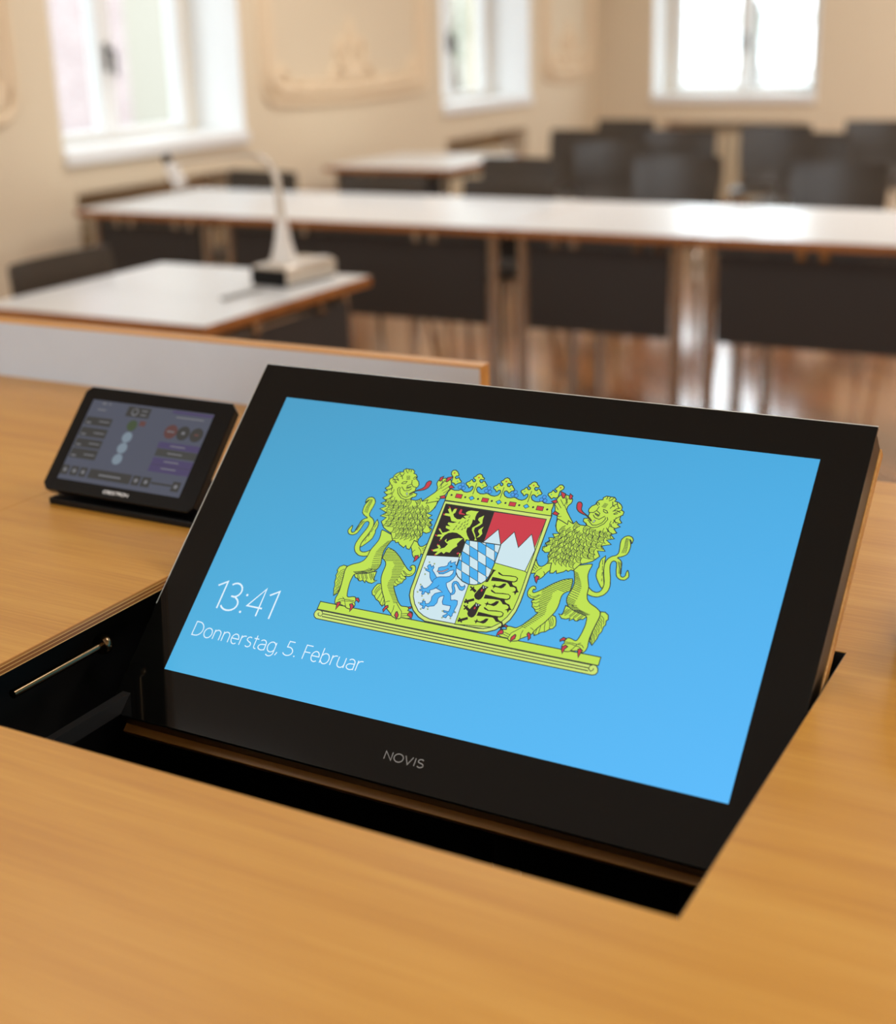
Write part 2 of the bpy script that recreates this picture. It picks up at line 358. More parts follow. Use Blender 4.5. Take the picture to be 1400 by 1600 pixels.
# display graphics, in tenths of a millimetre from the display's lower left corner:
# kind (f fill / s stroke) + colour, stroke width in hundredths of a millimetre, then x y pairs
BASE = """
fl 0 1170 763 1158 745 1156 722 1169 700 1192 688 3572 687 3597 696 3608 716 3602 743 3584 763 3559 767
sk 75 1170 763 1158 745 1156 722 1169 700 1192 688 3572 687 3597 696 3608 716 3602 743 3584 763 3559 767 1170 763
fg 0 1168 837 3597 834 3598 767 1167 768
sk 75 1168 837 3597 834 3598 767 1167 768 1168 837
sk 80 1223 762 3549 762
sk 80 1234 739 3536 735
sk 80 1235 715 3535 713
sk 60 1171 760 1195 765 1222 755 1233 734 1224 716 1200 718 1190 732 1198 742
sk 60 3559 766 3536 753 3534 729 3554 713 3570 727 3568 740
"""
LION = """
fg 0 1420 1297 1397 1291 1380 1288 1350 1288 1332 1293 1305 1308 1292 1320 1278 1342 1272 1359 1270 1388 1273 1409 1283 1445 1290 1468 1302 1499 1309 1518 1317 1544 1320 1560 1319 1582 1315 1592 1305 1600 1297 1601 1284 1596 1278 1589 1273 1574 1269 1559 1263 1529 1257 1510 1248 1485 1238 1473 1217 1461 1203 1458 1179 1460 1167 1467 1154 1485 1152 1496 1157 1513 1162 1524 1172 1542 1177 1542 1181 1527 1182 1517 1180 1502 1182 1494 1192 1483 1199 1481 1211 1485 1217 1492 1223 1507 1226 1521 1228 1546 1230 1563 1235 1588 1241 1602 1255 1616 1265 1623 1282 1630 1280 1635 1257 1644 1243 1651 1225 1664 1217 1675 1212 1694 1210 1709 1210 1734 1212 1749 1221 1771 1227 1782 1234 1796 1232 1797 1221 1787 1216 1779 1210 1765 1207 1768 1205 1789 1207 1800 1217 1814 1226 1820 1244 1825 1257 1824 1276 1815 1285 1805 1296 1787 1298 1774 1297 1752 1295 1737 1290 1713 1288 1698 1286 1677 1288 1666 1296 1653 1305 1646 1323 1639 1335 1631 1352 1614 1359 1600 1365 1576 1366 1560 1363 1535 1358 1516 1349 1485 1341 1463 1326 1426 1321 1404 1320 1375 1323 1359 1331 1341 1338 1333 1354 1326 1366 1325 1389 1330 1404 1338 1427 1354 1434 1347 1429 1311
sk 75 1420 1297 1397 1291 1380 1288 1350 1288 1332 1293 1305 1308 1292 1320 1278 1342 1272 1359 1270 1388 1273 1409 1283 1445 1290 1468 1302 1499 1309 1518 1317 1544 1320 1560 1319 1582 1315 1592 1305 1600 1297 1601 1284 1596 1278 1589 1273 1574 1269 1559 1263 1529 1257 1510 1248 1485 1238 1473 1217 1461 1203 1458 1179 1460 1167 1467 1154 1485 1152 1496 1157 1513 1162 1524 1172 1542 1177 1542 1181 1527 1182 1517 1180 1502 1182 1494 1192 1483 1199 1481 1211 1485 1217 1492 1223 1507 1226 1521 1228 1546 1230 1563 1235 1588 1241 1602 1255 1616 1265 1623 1282 1630 1280 1635 1257 1644 1243 1651 1225 1664 1217 1675 1212 1694 1210 1709 1210 1734 1212 1749 1221 1771 1227 1782 1234 1796 1232 1797 1221 1787 1216 1779 1210 1765 1207 1768 1205 1789 1207 1800 1217 1814 1226 1820 1244 1825 1257 1824 1276 1815 1285 1805 1296 1787 1298 1774 1297 1752 1295 1737 1290 1713 1288 1698 1286 1677 1288 1666 1296 1653 1305 1646 1323 1639 1335 1631 1352 1614 1359 1600 1365 1576 1366 1560 1363 1535 1358 1516 1349 1485 1341 1463 1326 1426 1321 1404 1320 1375 1323 1359 1331 1341 1338 1333 1354 1326 1366 1325 1389 1330 1404 1338 1427 1354 1434 1347 1429 1311 1420 1297
fg 0 1368 1573 1373 1610 1379 1632 1404 1599 1408 1563 1401 1533 1408 1510 1406 1485 1402 1458 1388 1433 1366 1405 1338 1372 1323 1364 1319 1398 1335 1441 1355 1493
sk 75 1368 1573 1373 1610 1379 1632 1404 1599 1408 1563 1401 1533 1408 1510 1406 1485 1402 1458 1388 1433 1366 1405 1338 1372 1323 1364 1319 1398 1335 1441 1355 1493 1368 1573
sk 50 1380 1554 1386 1580 1391 1597
sk 50 1368 1510 1373 1530 1377 1546
sk 50 1356 1465 1360 1481 1363 1494
sk 50 1345 1421 1347 1431 1350 1443
sk 50 1235 1679 1234 1721 1244 1781 1246 1802
sk 50 1216 1503 1226 1550 1248 1599
sk 50 1249 1677 1245 1722 1254 1782 1254 1803
sk 50 1226 1505 1236 1551 1259 1600
sk 50 1262 1674 1256 1724 1263 1784 1261 1804
sk 50 1235 1506 1245 1553 1270 1602
fg 0 1639 1085 1608 1076 1591 1043 1584 1005 1599 978 1621 970 1648 943 1678 933 1697 914 1723 897 1735 914 1740 924 1706 976 1668 1028
sk 75 1639 1085 1608 1076 1591 1043 1584 1005 1599 978 1621 970 1648 943 1678 933 1697 914 1723 897 1735 914 1740 924 1706 976 1668 1028 1639 1085
sk 50 1654 1047 1634 1014 1624 972
sk 50 1672 1017 1665 976 1655 943
sk 50 1697 981 1696 945 1695 915
sk 50 1717 949 1721 920 1720 900
sk 50 1634 1069 1615 1040 1606 998
sk 50 1643 1056 1626 1024 1618 993
fg 0 1576 1401 1601 1396 1619 1391 1646 1380 1665 1369 1694 1349 1712 1336 1736 1315 1752 1301 1777 1278 1792 1266 1812 1250 1823 1243 1838 1235 1846 1235 1853 1243 1854 1250 1851 1263 1847 1265 1841 1258 1837 1259 1833 1267 1834 1273 1841 1284 1848 1288 1862 1288 1871 1284 1882 1270 1887 1259 1891 1237 1889 1224 1881 1204 1872 1195 1853 1186 1840 1183 1819 1183 1818 1179 1834 1169 1835 1161 1822 1146 1818 1137 1818 1125 1814 1119 1799 1112 1790 1104 1777 1087 1768 1083 1755 1086 1758 1076 1778 1045 1791 1027 1809 1004 1822 988 1840 965 1853 952 1876 934 1891 929 1913 931 1926 932 1943 932 1952 929 1959 919 1959 913 1954 905 1961 901 1991 898 2003 891 2010 873 2010 863 2004 851 1996 845 1981 839 1969 837 1946 837 1935 837 1924 836 1918 833 1911 823 1902 820 1881 820 1867 823 1844 829 1833 836 1823 848 1814 855 1796 867 1784 875 1766 886 1757 893 1746 903 1742 910 1739 921 1734 932 1720 955 1708 973 1684 1004 1670 1025 1652 1057 1641 1077 1627 1106 1621 1123 1616 1144 1614 1160 1613 1187 1614 1205 1615 1232 1614 1247 1608 1264 1601 1274 1587 1287 1577 1293 1564 1298 1561 1320 1566 1382
sk 75 1576 1401 1601 1396 1619 1391 1646 1380 1665 1369 1694 1349 1712 1336 1736 1315 1752 1301 1777 1278 1792 1266 1812 1250 1823 1243 1838 1235 1846 1235 1853 1243 1854 1250 1851 1263 1847 1265 1841 1258 1837 1259 1833 1267 1834 1273 1841 1284 1848 1288 1862 1288 1871 1284 1882 1270 1887 1259 1891 1237 1889 1224 1881 1204 1872 1195 1853 1186 1840 1183 1819 1183 1818 1179 1834 1169 1835 1161 1822 1146 1818 1137 1818 1125 1814 1119 1799 1112 1790 1104 1777 1087 1768 1083 1755 1086 1758 1076 1778 1045 1791 1027 1809 1004 1822 988 1840 965 1853 952 1876 934 1891 929 1913 931 1926 932 1943 932 1952 929 1959 919 1959 913 1954 905 1961 901 1991 898 2003 891 2010 873 2010 863 2004 851 1996 845 1981 839 1969 837 1946 837 1935 837 1924 836 1918 833 1911 823 1902 820 1881 820 1867 823 1844 829 1833 836 1823 848 1814 855 1796 867 1784 875 1766 886 1757 893 1746 903 1742 910 1739 921 1734 932 1720 955 1708 973 1684 1004 1670 1025 1652 1057 1641 1077 1627 1106 1621 1123 1616 1144 1614 1160 1613 1187 1614 1205 1615 1232 1614 1247 1608 1264 1601 1274 1587 1287 1577 1293 1564 1298 1561 1320 1566 1382 1576 1401
sk 50 1619 1391 1559 1379
sk 50 1644 1381 1556 1364
sk 50 1664 1370 1556 1350
sk 50 1681 1358 1558 1336
sk 50 1697 1347 1559 1322
sk 50 1712 1335 1569 1309
sk 50 1726 1323 1583 1297
sk 50 1740 1311 1600 1286
sk 50 1754 1299 1667 1283
sk 50 1767 1288 1679 1271
sk 50 1780 1276 1691 1259
sk 50 1783 1262 1692 1245
sk 50 1779 1247 1687 1230
sk 50 1775 1232 1686 1215
sk 50 1776 1218 1690 1202
sk 50 1777 1204 1695 1189
sk 50 1777 1190 1699 1175
sk 50 1776 1176 1701 1161
sk 50 1774 1162 1703 1148
sk 50 1769 1147 1701 1133
sk 50 1762 1132 1697 1119
sk 50 1756 1116 1694 1104
sk 50 1754 1102 1696 1090
sk 50 1753 1088 1697 1076
sk 50 1760 1075 1706 1064
sk 50 1768 1063 1715 1052
sk 50 1775 1050 1725 1039
sk 50 1783 1038 1734 1027
sk 50 1792 1025 1745 1015
sk 50 1802 1013 1756 1003
sk 50 1811 1001 1767 991
sk 50 1820 989 1778 979
sk 50 1829 977 1788 967
sk 50 1837 964 1798 955
sk 50 1844 952 1806 943
sk 50 1775 1202 1802 1181 1830 1178
sk 50 1770 1175 1794 1154 1827 1156
sk 50 1755 1147 1779 1125 1809 1127
sk 50 1746 1123 1768 1105 1787 1104
sk 50 1791 1227 1823 1203 1851 1201 1871 1215
sk 50 1779 1229 1809 1201 1836 1190
sk 50 1909 865 1960 878
sk 50 1919 849 1970 862
sk 50 1835 948 1872 912 1907 883 1920 838
sk 50 1741 937 1759 949 1773 952
sk 50 1824 852 1828 889 1822 924
fg 0 1277 1179 1244 1182 1213 1163 1203 1128 1215 1117 1210 1083 1221 1065 1223 1025 1237 1000 1241 965 1263 908 1276 919 1292 937 1290 1019 1272 1136
sk 75 1277 1179 1244 1182 1213 1163 1203 1128 1215 1117 1210 1083 1221 1065 1223 1025 1237 1000 1241 965 1263 908 1276 919 1292 937 1290 1019 1272 1136 1277 1179
sk 50 1266 1150 1239 1130 1225 1082
sk 50 1266 1131 1242 1104
sk 50 1271 1113 1245 1092 1234 1048
sk 50 1270 1096 1249 1068
sk 50 1275 1076 1251 1054 1242 1013
sk 50 1274 1060 1256 1031
sk 50 1280 1039 1257 1016 1251 979
sk 50 1278 1025 1263 995
sk 50 1285 1003 1263 978 1259 944
sk 50 1282 990 1270 959
sk 50 1289 966 1269 940 1268 910
sk 50 1286 954 1276 923
fg 0 1368 1123 1392 1093 1410 1092 1432 1073 1449 1072 1466 1084 1494 1065 1493 1084 1526 1071 1558 1071 1591 1103 1568 1098 1560 1119 1558 1179 1496 1160
sk 75 1368 1123 1392 1093 1410 1092 1432 1073 1449 1072 1466 1084 1494 1065 1493 1084 1526 1071 1558 1071 1591 1103 1568 1098 1560 1119 1558 1179 1496 1160 1368 1123
sk 50 1392 1131 1412 1101 1434 1078
sk 50 1404 1135 1420 1109 1436 1090
sk 50 1428 1137 1449 1107 1470 1085
sk 50 1440 1141 1456 1116 1472 1096
sk 50 1461 1143 1481 1113 1502 1090
sk 50 1473 1147 1488 1121 1504 1102
sk 50 1501 1150 1521 1120 1542 1097
sk 50 1513 1154 1528 1129 1544 1109
sk 50 1522 1154 1543 1124 1563 1101
sk 50 1535 1158 1550 1132 1565 1113
fg 0 1587 1478 1587 1501 1562 1517 1486 1541 1460 1546 1457 1537 1458 1525 1464 1498 1466 1481 1466 1458 1463 1442 1453 1415 1446 1398 1435 1373 1430 1358 1426 1339 1425 1326 1424 1305 1421 1290 1412 1265 1403 1251 1382 1233 1364 1223 1332 1210 1313 1200 1289 1184 1279 1172 1274 1151 1274 1133 1279 1102 1283 1080 1288 1045 1292 1020 1296 981 1298 959 1296 932 1295 916 1291 897 1291 885 1294 868 1297 858 1305 844 1315 839 1334 837 1346 838 1360 843 1370 843 1383 838 1391 837 1399 839 1404 838 1412 830 1421 826 1439 822 1450 822 1465 825 1473 830 1482 841 1485 850 1485 864 1483 872 1475 880 1474 886 1477 897 1475 907 1465 925 1457 931 1442 930 1430 928 1407 920 1397 919 1387 924 1382 932 1376 953 1373 966 1368 988 1366 1005 1362 1036 1361 1055 1363 1080 1364 1094 1368 1113 1374 1121 1387 1128 1402 1132 1433 1138 1454 1142 1488 1151 1507 1158 1529 1171 1542 1182 1558 1203 1564 1217 1569 1240 1568 1257 1561 1283 1557 1299 1553 1321 1551 1335 1549 1358 1550 1373 1557 1397 1562 1413 1571 1437 1576 1451 1584 1466
sk 75 1587 1478 1587 1501 1562 1517 1486 1541 1460 1546 1457 1537 1458 1525 1464 1498 1466 1481 1466 1458 1463 1442 1453 1415 1446 1398 1435 1373 1430 1358 1426 1339 1425 1326 1424 1305 1421 1290 1412 1265 1403 1251 1382 1233 1364 1223 1332 1210 1313 1200 1289 1184 1279 1172 1274 1151 1274 1133 1279 1102 1283 1080 1288 1045 1292 1020 1296 981 1298 959 1296 932 1295 916 1291 897 1291 885 1294 868 1297 858 1305 844 1315 839 1334 837 1346 838 1360 843 1370 843 1383 838 1391 837 1399 839 1404 838 1412 830 1421 826 1439 822 1450 822 1465 825 1473 830 1482 841 1485 850 1485 864 1483 872 1475 880 1474 886 1477 897 1475 907 1465 925 1457 931 1442 930 1430 928 1407 920 1397 919 1387 924 1382 932 1376 953 1373 966 1368 988 1366 1005 1362 1036 1361 1055 1363 1080 1364 1094 1368 1113 1374 1121 1387 1128 1402 1132 1433 1138 1454 1142 1488 1151 1507 1158 1529 1171 1542 1182 1558 1203 1564 1217 1569 1240 1568 1257 1561 1283 1557 1299 1553 1321 1551 1335 1549 1358 1550 1373 1557 1397 1562 1413 1571 1437 1576 1451 1584 1466 1587 1478
sk 50 1582 1464 1544 1451
sk 50 1577 1452 1536 1439
sk 50 1573 1440 1528 1427
sk 50 1568 1428 1520 1414
sk 50 1564 1417 1511 1402
sk 50 1559 1405 1503 1390
sk 50 1555 1392 1496 1376
sk 50 1552 1378 1490 1362
sk 50 1548 1365 1484 1348
sk 50 1550 1350 1483 1333
sk 50 1551 1335 1483 1318
sk 50 1553 1321 1482 1303
sk 50 1557 1302 1484 1284
sk 50 1560 1284 1485 1265
sk 50 1564 1266 1486 1247
sk 50 1567 1248 1493 1229
sk 50 1565 1235 1494 1216
sk 50 1562 1222 1494 1204
sk 50 1560 1209 1495 1192
sk 50 1551 1197 1489 1180
sk 50 1542 1186 1473 1193
sk 50 1533 1174 1467 1182
sk 50 1519 1167 1456 1176
sk 50 1505 1160 1445 1169
sk 50 1491 1153 1434 1163
sk 50 1477 1150 1423 1160
sk 50 1463 1146 1412 1157
sk 50 1449 1143 1401 1154
sk 50 1435 1139 1390 1151
sk 50 1420 1136 1377 1148
sk 50 1405 1132 1365 1145
sk 50 1390 1129 1353 1142
sk 50 1317 874 1336 893 1367 895
sk 50 1330 862 1358 878 1388 880
sk 50 1375 893 1413 896 1468 895
sk 50 1388 880 1425 887 1469 882
sk 50 1349 910 1375 893 1394 859 1414 830
fg 0 1741 1493 1756 1464 1767 1445 1787 1419 1797 1403 1808 1380 1817 1367 1834 1351 1846 1346 1865 1348 1874 1354 1882 1369 1884 1378 1880 1392 1885 1395 1904 1389 1915 1388 1933 1388 1941 1392 1948 1403 1948 1412 1939 1426 1939 1437 1946 1456 1949 1470 1951 1493 1947 1503 1933 1511 1924 1512 1911 1508 1905 1502 1898 1487 1891 1478 1878 1465 1869 1459 1854 1457 1844 1460 1828 1473 1818 1486 1802 1512 1785 1517 1748 1506
sk 75 1741 1493 1756 1464 1767 1445 1787 1419 1797 1403 1808 1380 1817 1367 1834 1351 1846 1346 1865 1348 1874 1354 1882 1369 1884 1378 1880 1392 1885 1395 1904 1389 1915 1388 1933 1388 1941 1392 1948 1403 1948 1412 1939 1426 1939 1437 1946 1456 1949 1470 1951 1493 1947 1503 1933 1511 1924 1512 1911 1508 1905 1502 1898 1487 1891 1478 1878 1465 1869 1459 1854 1457 1844 1460 1828 1473 1818 1486 1802 1512 1785 1517 1748 1506 1741 1493
sk 50 1874 1439 1910 1464 1935 1487
sk 50 1883 1426 1923 1451
sk 50 1892 1412 1929 1433
sk 50 1841 1448 1871 1420 1881 1399
sk 50 1805 1394 1812 1414 1822 1418
fr 0 1907 1501 1919 1529 1952 1535 1960 1521 1933 1513 1925 1493
sk 75 1907 1501 1919 1529 1952 1535 1960 1521 1933 1513 1925 1493 1907 1501
fr 0 1914 1423 1929 1435 1961 1424 1974 1400 1964 1372 1951 1396 1930 1404
sk 75 1914 1423 1929 1435 1961 1424 1974 1400 1964 1372 1951 1396 1930 1404 1914 1423
fr 0 1837 1369 1865 1378 1873 1356 1860 1330 1843 1313 1845 1341
sk 75 1837 1369 1865 1378 1873 1356 1860 1330 1843 1313 1845 1341 1837 1369
fg 0 1708 1853 1715 1859 1728 1873 1759 1907 1776 1927 1798 1952 1805 1968 1806 1990 1801 2005 1787 2025 1783 2038 1785 2059 1790 2068 1802 2074 1809 2079 1819 2085 1830 2089 1855 2095 1868 2096 1886 2091 1896 2082 1909 2060 1914 2042 1919 2009 1916 1991 1905 1970 1900 1956 1895 1936 1888 1924 1872 1911 1864 1899 1858 1877 1854 1856 1849 1813 1833 1797 1792 1791 1764 1801 1720 1838
sk 75 1708 1853 1715 1859 1728 1873 1759 1907 1776 1927 1798 1952 1805 1968 1806 1990 1801 2005 1787 2025 1783 2038 1785 2059 1790 2068 1802 2074 1809 2079 1819 2085 1830 2089 1855 2095 1868 2096 1886 2091 1896 2082 1909 2060 1914 2042 1919 2009 1916 1991 1905 1970 1900 1956 1895 1936 1888 1924 1872 1911 1864 1899 1858 1877 1854 1856 1849 1813 1833 1797 1792 1791 1764 1801 1720 1838 1708 1853
sk 50 1816 2008 1849 2070
sk 50 1837 1994 1882 2046
sk 50 1817 2024 1855 2096
sk 50 1854 1972 1900 2020
sk 50 1872 1954 1916 1998
sk 50 1805 1961 1834 2002 1824 2071
sk 50 1828 1902 1850 1897 1866 1907
fr 0 1796 2061 1793 2091 1821 2109 1819 2079 1812 2060
sk 75 1796 2061 1793 2091 1821 2109 1819 2079 1812 2060 1796 2061
fr 0 1855 2063 1858 2102 1903 2117 1886 2081 1868 2060
sk 75 1855 2063 1858 2102 1903 2117 1886 2081 1868 2060 1855 2063
fr 0 1900 2021 1918 2041 1953 2018 1915 2004
sk 75 1900 2021 1918 2041 1953 2018 1915 2004 1900 2021
fr 0 1855 1921 1896 1941 1909 1912 1871 1904
sk 75 1855 1921 1896 1941 1909 1912 1871 1904 1855 1921
fg 0 1465 1568 1422 1618 1453 1660 1393 1667 1434 1706 1363 1730 1412 1761 1353 1781 1393 1810 1349 1832 1381 1862 1339 1887 1367 1904 1336 1923 1362 1949 1360 1982 1347 1987 1346 2017 1370 2030 1371 2053 1387 2075 1412 2091 1446 2096 1438 2112 1456 2130 1485 2129 1522 2131 1545 2114 1543 2095 1567 2090 1585 2070 1589 2045 1614 2028 1629 2001 1627 1980 1613 1963 1617 1941 1604 1922 1644 1913 1642 1889 1615 1874 1606 1854 1656 1853 1680 1865 1696 1880 1714 1854 1741 1865 1762 1876 1758 1841 1807 1862 1851 1877 1853 1842 1843 1805 1825 1771 1799 1755 1850 1743 1824 1713 1871 1706 1854 1677 1883 1659 1863 1632 1894 1623 1889 1595 1860 1578 1826 1586 1829 1553 1812 1520 1814 1490 1779 1500 1778 1478 1767 1415 1739 1420 1723 1445 1712 1421 1687 1433 1661 1445 1646 1462 1627 1453 1610 1470 1591 1467 1568 1503 1551 1529 1507 1546
sk 75 1465 1568 1422 1618 1453 1660 1393 1667 1434 1706 1363 1730 1412 1761 1353 1781 1393 1810 1349 1832 1381 1862 1339 1887 1367 1904 1336 1923 1362 1949 1360 1982 1347 1987 1346 2017 1370 2030 1371 2053 1387 2075 1412 2091 1446 2096 1438 2112 1456 2130 1485 2129 1522 2131 1545 2114 1543 2095 1567 2090 1585 2070 1589 2045 1614 2028 1629 2001 1627 1980 1613 1963 1617 1941 1604 1922 1644 1913 1642 1889 1615 1874 1606 1854 1656 1853 1680 1865 1696 1880 1714 1854 1741 1865 1762 1876 1758 1841 1807 1862 1851 1877 1853 1842 1843 1805 1825 1771 1799 1755 1850 1743 1824 1713 1871 1706 1854 1677 1883 1659 1863 1632 1894 1623 1889 1595 1860 1578 1826 1586 1829 1553 1812 1520 1814 1490 1779 1500 1778 1478 1767 1415 1739 1420 1723 1445 1712 1421 1687 1433 1661 1445 1646 1462 1627 1453 1610 1470 1591 1467 1568 1503 1551 1529 1507 1546 1465 1568
sk 60 1437 1818 1434 1795 1416 1778 1366 1775 1389 1787 1393 1807 1390 1826
sk 36 1406 1821 1402 1806 1392 1793
sk 36 1415 1817 1412 1803 1401 1790
sk 36 1424 1814 1421 1799 1410 1786
sk 60 1482 1833 1486 1809 1474 1786 1429 1772 1447 1789 1446 1811 1437 1830
sk 36 1453 1828 1454 1813 1448 1797
sk 36 1462 1827 1463 1811 1457 1795
sk 36 1472 1825 1472 1810 1467 1794
sk 60 1520 1831 1522 1808 1509 1786 1463 1774 1482 1790 1482 1812 1474 1830
sk 36 1490 1828 1490 1813 1483 1798
sk 36 1500 1826 1499 1811 1493 1796
sk 36 1509 1824 1509 1809 1502 1794
sk 60 1563 1847 1571 1823 1565 1798 1527 1775 1539 1796 1534 1818 1522 1835
sk 36 1537 1837 1541 1821 1539 1803
sk 36 1546 1837 1550 1821 1548 1804
sk 36 1554 1837 1559 1821 1557 1804
sk 60 1610 1855 1621 1832 1617 1805 1583 1779 1593 1801 1585 1823 1571 1839
sk 36 1586 1842 1591 1827 1591 1809
sk 36 1594 1843 1600 1828 1600 1810
sk 36 1603 1844 1609 1829 1609 1811
sk 60 1684 1872 1700 1851 1705 1823 1683 1787 1685 1812 1671 1832 1654 1845
sk 36 1666 1853 1676 1838 1681 1820
sk 36 1674 1856 1683 1842 1689 1823
sk 36 1681 1859 1691 1845 1696 1827
sk 60 1475 1778 1474 1755 1457 1736 1409 1730 1430 1743 1433 1764 1428 1783
sk 36 1444 1779 1442 1764 1433 1750
sk 36 1454 1776 1451 1761 1442 1747
sk 36 1463 1773 1460 1758 1451 1744
sk 60 1521 1782 1522 1759 1508 1738 1462 1728 1481 1743 1482 1764 1475 1783
sk 36 1491 1780 1491 1765 1483 1750
sk 36 1501 1778 1500 1763 1492 1748
sk 36 1510 1776 1509 1760 1501 1746
sk 60 1562 1794 1567 1770 1556 1747 1513 1731 1530 1749 1527 1770 1518 1788
sk 36 1534 1788 1536 1772 1531 1756
sk 36 1543 1787 1545 1771 1540 1755
sk 36 1552 1786 1554 1770 1549 1754
sk 60 1607 1800 1614 1776 1606 1752 1566 1732 1580 1752 1576 1773 1565 1791
sk 36 1580 1792 1583 1776 1580 1759
sk 36 1590 1791 1592 1776 1589 1759
sk 36 1599 1791 1601 1775 1598 1759
sk 60 1644 1804 1657 1781 1656 1754 1625 1724 1633 1748 1623 1769 1609 1784
sk 36 1622 1789 1629 1774 1631 1756
sk 36 1630 1791 1637 1775 1639 1757
sk 36 1639 1793 1646 1777 1647 1759
sk 60 1680 1820 1696 1799 1698 1771 1673 1737 1677 1761 1665 1782 1649 1796
sk 36 1661 1802 1670 1787 1674 1769
sk 36 1669 1805 1678 1790 1682 1772
sk 36 1676 1808 1685 1793 1689 1775
sk 60 1725 1823 1744 1803 1752 1776 1735 1736 1734 1762 1718 1781 1701 1792
sk 36 1711 1801 1722 1787 1730 1769
sk 36 1718 1805 1729 1792 1736 1774
sk 36 1724 1809 1736 1796 1743 1778
sk 60 1769 1829 1791 1813 1805 1786 1798 1742 1791 1768 1772 1784 1753 1792
sk 36 1761 1803 1774 1792 1785 1775
sk 36 1766 1809 1780 1798 1791 1781
sk 36 1771 1815 1785 1803 1796 1787
sk 60 1481 1718 1477 1696 1457 1679 1407 1679 1431 1689 1437 1709 1434 1728
sk 36 1450 1722 1446 1708 1435 1696
sk 36 1459 1718 1455 1704 1444 1692
sk 36 1468 1714 1464 1700 1452 1688
sk 60 1518 1729 1518 1706 1503 1686 1455 1679 1476 1693 1478 1713 1472 1732
sk 36 1488 1729 1486 1714 1478 1700
sk 36 1497 1726 1496 1711 1487 1697
sk 36 1506 1724 1505 1709 1496 1694
sk 60 1560 1734 1562 1711 1549 1690 1504 1678 1522 1694 1522 1715 1515 1733
sk 36 1531 1732 1531 1716 1524 1701
sk 36 1540 1730 1540 1714 1533 1699
sk 36 1549 1728 1549 1712 1542 1697
sk 60 1607 1742 1615 1719 1607 1694 1567 1673 1581 1693 1576 1715 1566 1732
sk 36 1581 1734 1584 1718 1581 1701
sk 36 1590 1733 1593 1718 1590 1701
sk 36 1599 1733 1602 1717 1599 1700
sk 60 1643 1750 1653 1727 1647 1702 1611 1677 1623 1698 1616 1720 1604 1737
sk 36 1618 1739 1623 1724 1622 1706
sk 36 1627 1740 1632 1724 1630 1707
sk 36 1636 1740 1640 1725 1639 1707
sk 60 1692 1757 1704 1735 1703 1708 1671 1679 1679 1702 1670 1723 1656 1739
sk 36 1670 1743 1676 1728 1677 1710
sk 36 1678 1745 1685 1729 1686 1711
sk 36 1686 1746 1693 1731 1694 1713
sk 60 1722 1774 1741 1755 1748 1727 1731 1688 1730 1714 1715 1733 1697 1744
sk 36 1708 1753 1719 1739 1726 1721
sk 36 1714 1757 1725 1743 1733 1726
sk 36 1721 1761 1732 1748 1739 1730
sk 60 1769 1774 1788 1755 1798 1728 1783 1687 1781 1713 1764 1731 1746 1741
sk 36 1756 1751 1768 1738 1776 1720
sk 36 1762 1756 1774 1743 1782 1725
sk 36 1768 1760 1780 1747 1789 1730
sk 60 1518 1677 1519 1653 1505 1633 1459 1622 1478 1637 1479 1658 1472 1677
sk 36 1488 1675 1488 1660 1480 1645
sk 36 1498 1672 1497 1657 1490 1642
sk 36 1507 1670 1506 1655 1499 1640
sk 60 1562 1685 1564 1662 1550 1641 1504 1631 1523 1646 1524 1667 1517 1685
sk 36 1533 1683 1532 1668 1525 1653
sk 36 1542 1681 1541 1666 1534 1651
sk 36 1551 1679 1551 1664 1543 1649
sk 60 1603 1692 1608 1668 1598 1645 1556 1627 1572 1646 1569 1667 1560 1685
sk 36 1575 1685 1577 1670 1573 1653
sk 36 1584 1684 1586 1669 1582 1652
sk 36 1593 1683 1595 1668 1591 1651
sk 60 1648 1696 1655 1673 1646 1648 1607 1628 1621 1648 1617 1669 1606 1687
sk 36 1621 1688 1624 1672 1621 1655
sk 36 1630 1687 1633 1672 1630 1655
sk 36 1639 1687 1642 1671 1639 1655
sk 60 1682 1711 1696 1689 1696 1662 1666 1630 1673 1654 1662 1675 1648 1690
sk 36 1661 1695 1668 1680 1671 1662
sk 36 1669 1697 1676 1682 1679 1664
sk 36 1677 1699 1685 1684 1687 1666
sk 60 1718 1722 1735 1702 1740 1674 1720 1637 1721 1662 1707 1682 1690 1694
sk 36 1701 1702 1711 1688 1717 1670
sk 36 1708 1705 1718 1691 1724 1673
sk 36 1715 1709 1725 1695 1731 1677
sk 60 1762 1724 1780 1705 1787 1677 1769 1638 1768 1664 1753 1683 1736 1694
sk 36 1747 1703 1757 1689 1764 1671
sk 36 1753 1707 1764 1693 1771 1676
sk 36 1760 1711 1771 1697 1778 1680
sk 60 1800 1735 1822 1719 1835 1692 1827 1648 1821 1675 1802 1691 1784 1699
sk 36 1791 1710 1805 1698 1815 1681
sk 36 1797 1715 1810 1704 1821 1687
sk 36 1802 1721 1815 1709 1826 1693
sk 60 1515 1624 1512 1602 1492 1586 1442 1585 1466 1596 1471 1615 1469 1634
sk 36 1485 1628 1480 1614 1469 1602
sk 36 1493 1624 1489 1610 1478 1598
sk 36 1502 1620 1498 1607 1487 1594
sk 60 1559 1630 1559 1607 1542 1588 1495 1581 1516 1595 1518 1615 1513 1634
sk 36 1529 1630 1527 1615 1518 1601
sk 36 1538 1627 1536 1613 1527 1599
sk 36 1547 1624 1545 1610 1536 1596
sk 60 1603 1643 1610 1620 1601 1596 1561 1576 1575 1595 1571 1617 1561 1634
sk 36 1576 1635 1579 1620 1575 1603
sk 36 1585 1635 1588 1619 1584 1603
sk 36 1594 1634 1597 1619 1593 1602
sk 60 1647 1650 1656 1627 1650 1602 1612 1579 1625 1599 1619 1621 1607 1638
sk 36 1621 1640 1626 1624 1624 1607
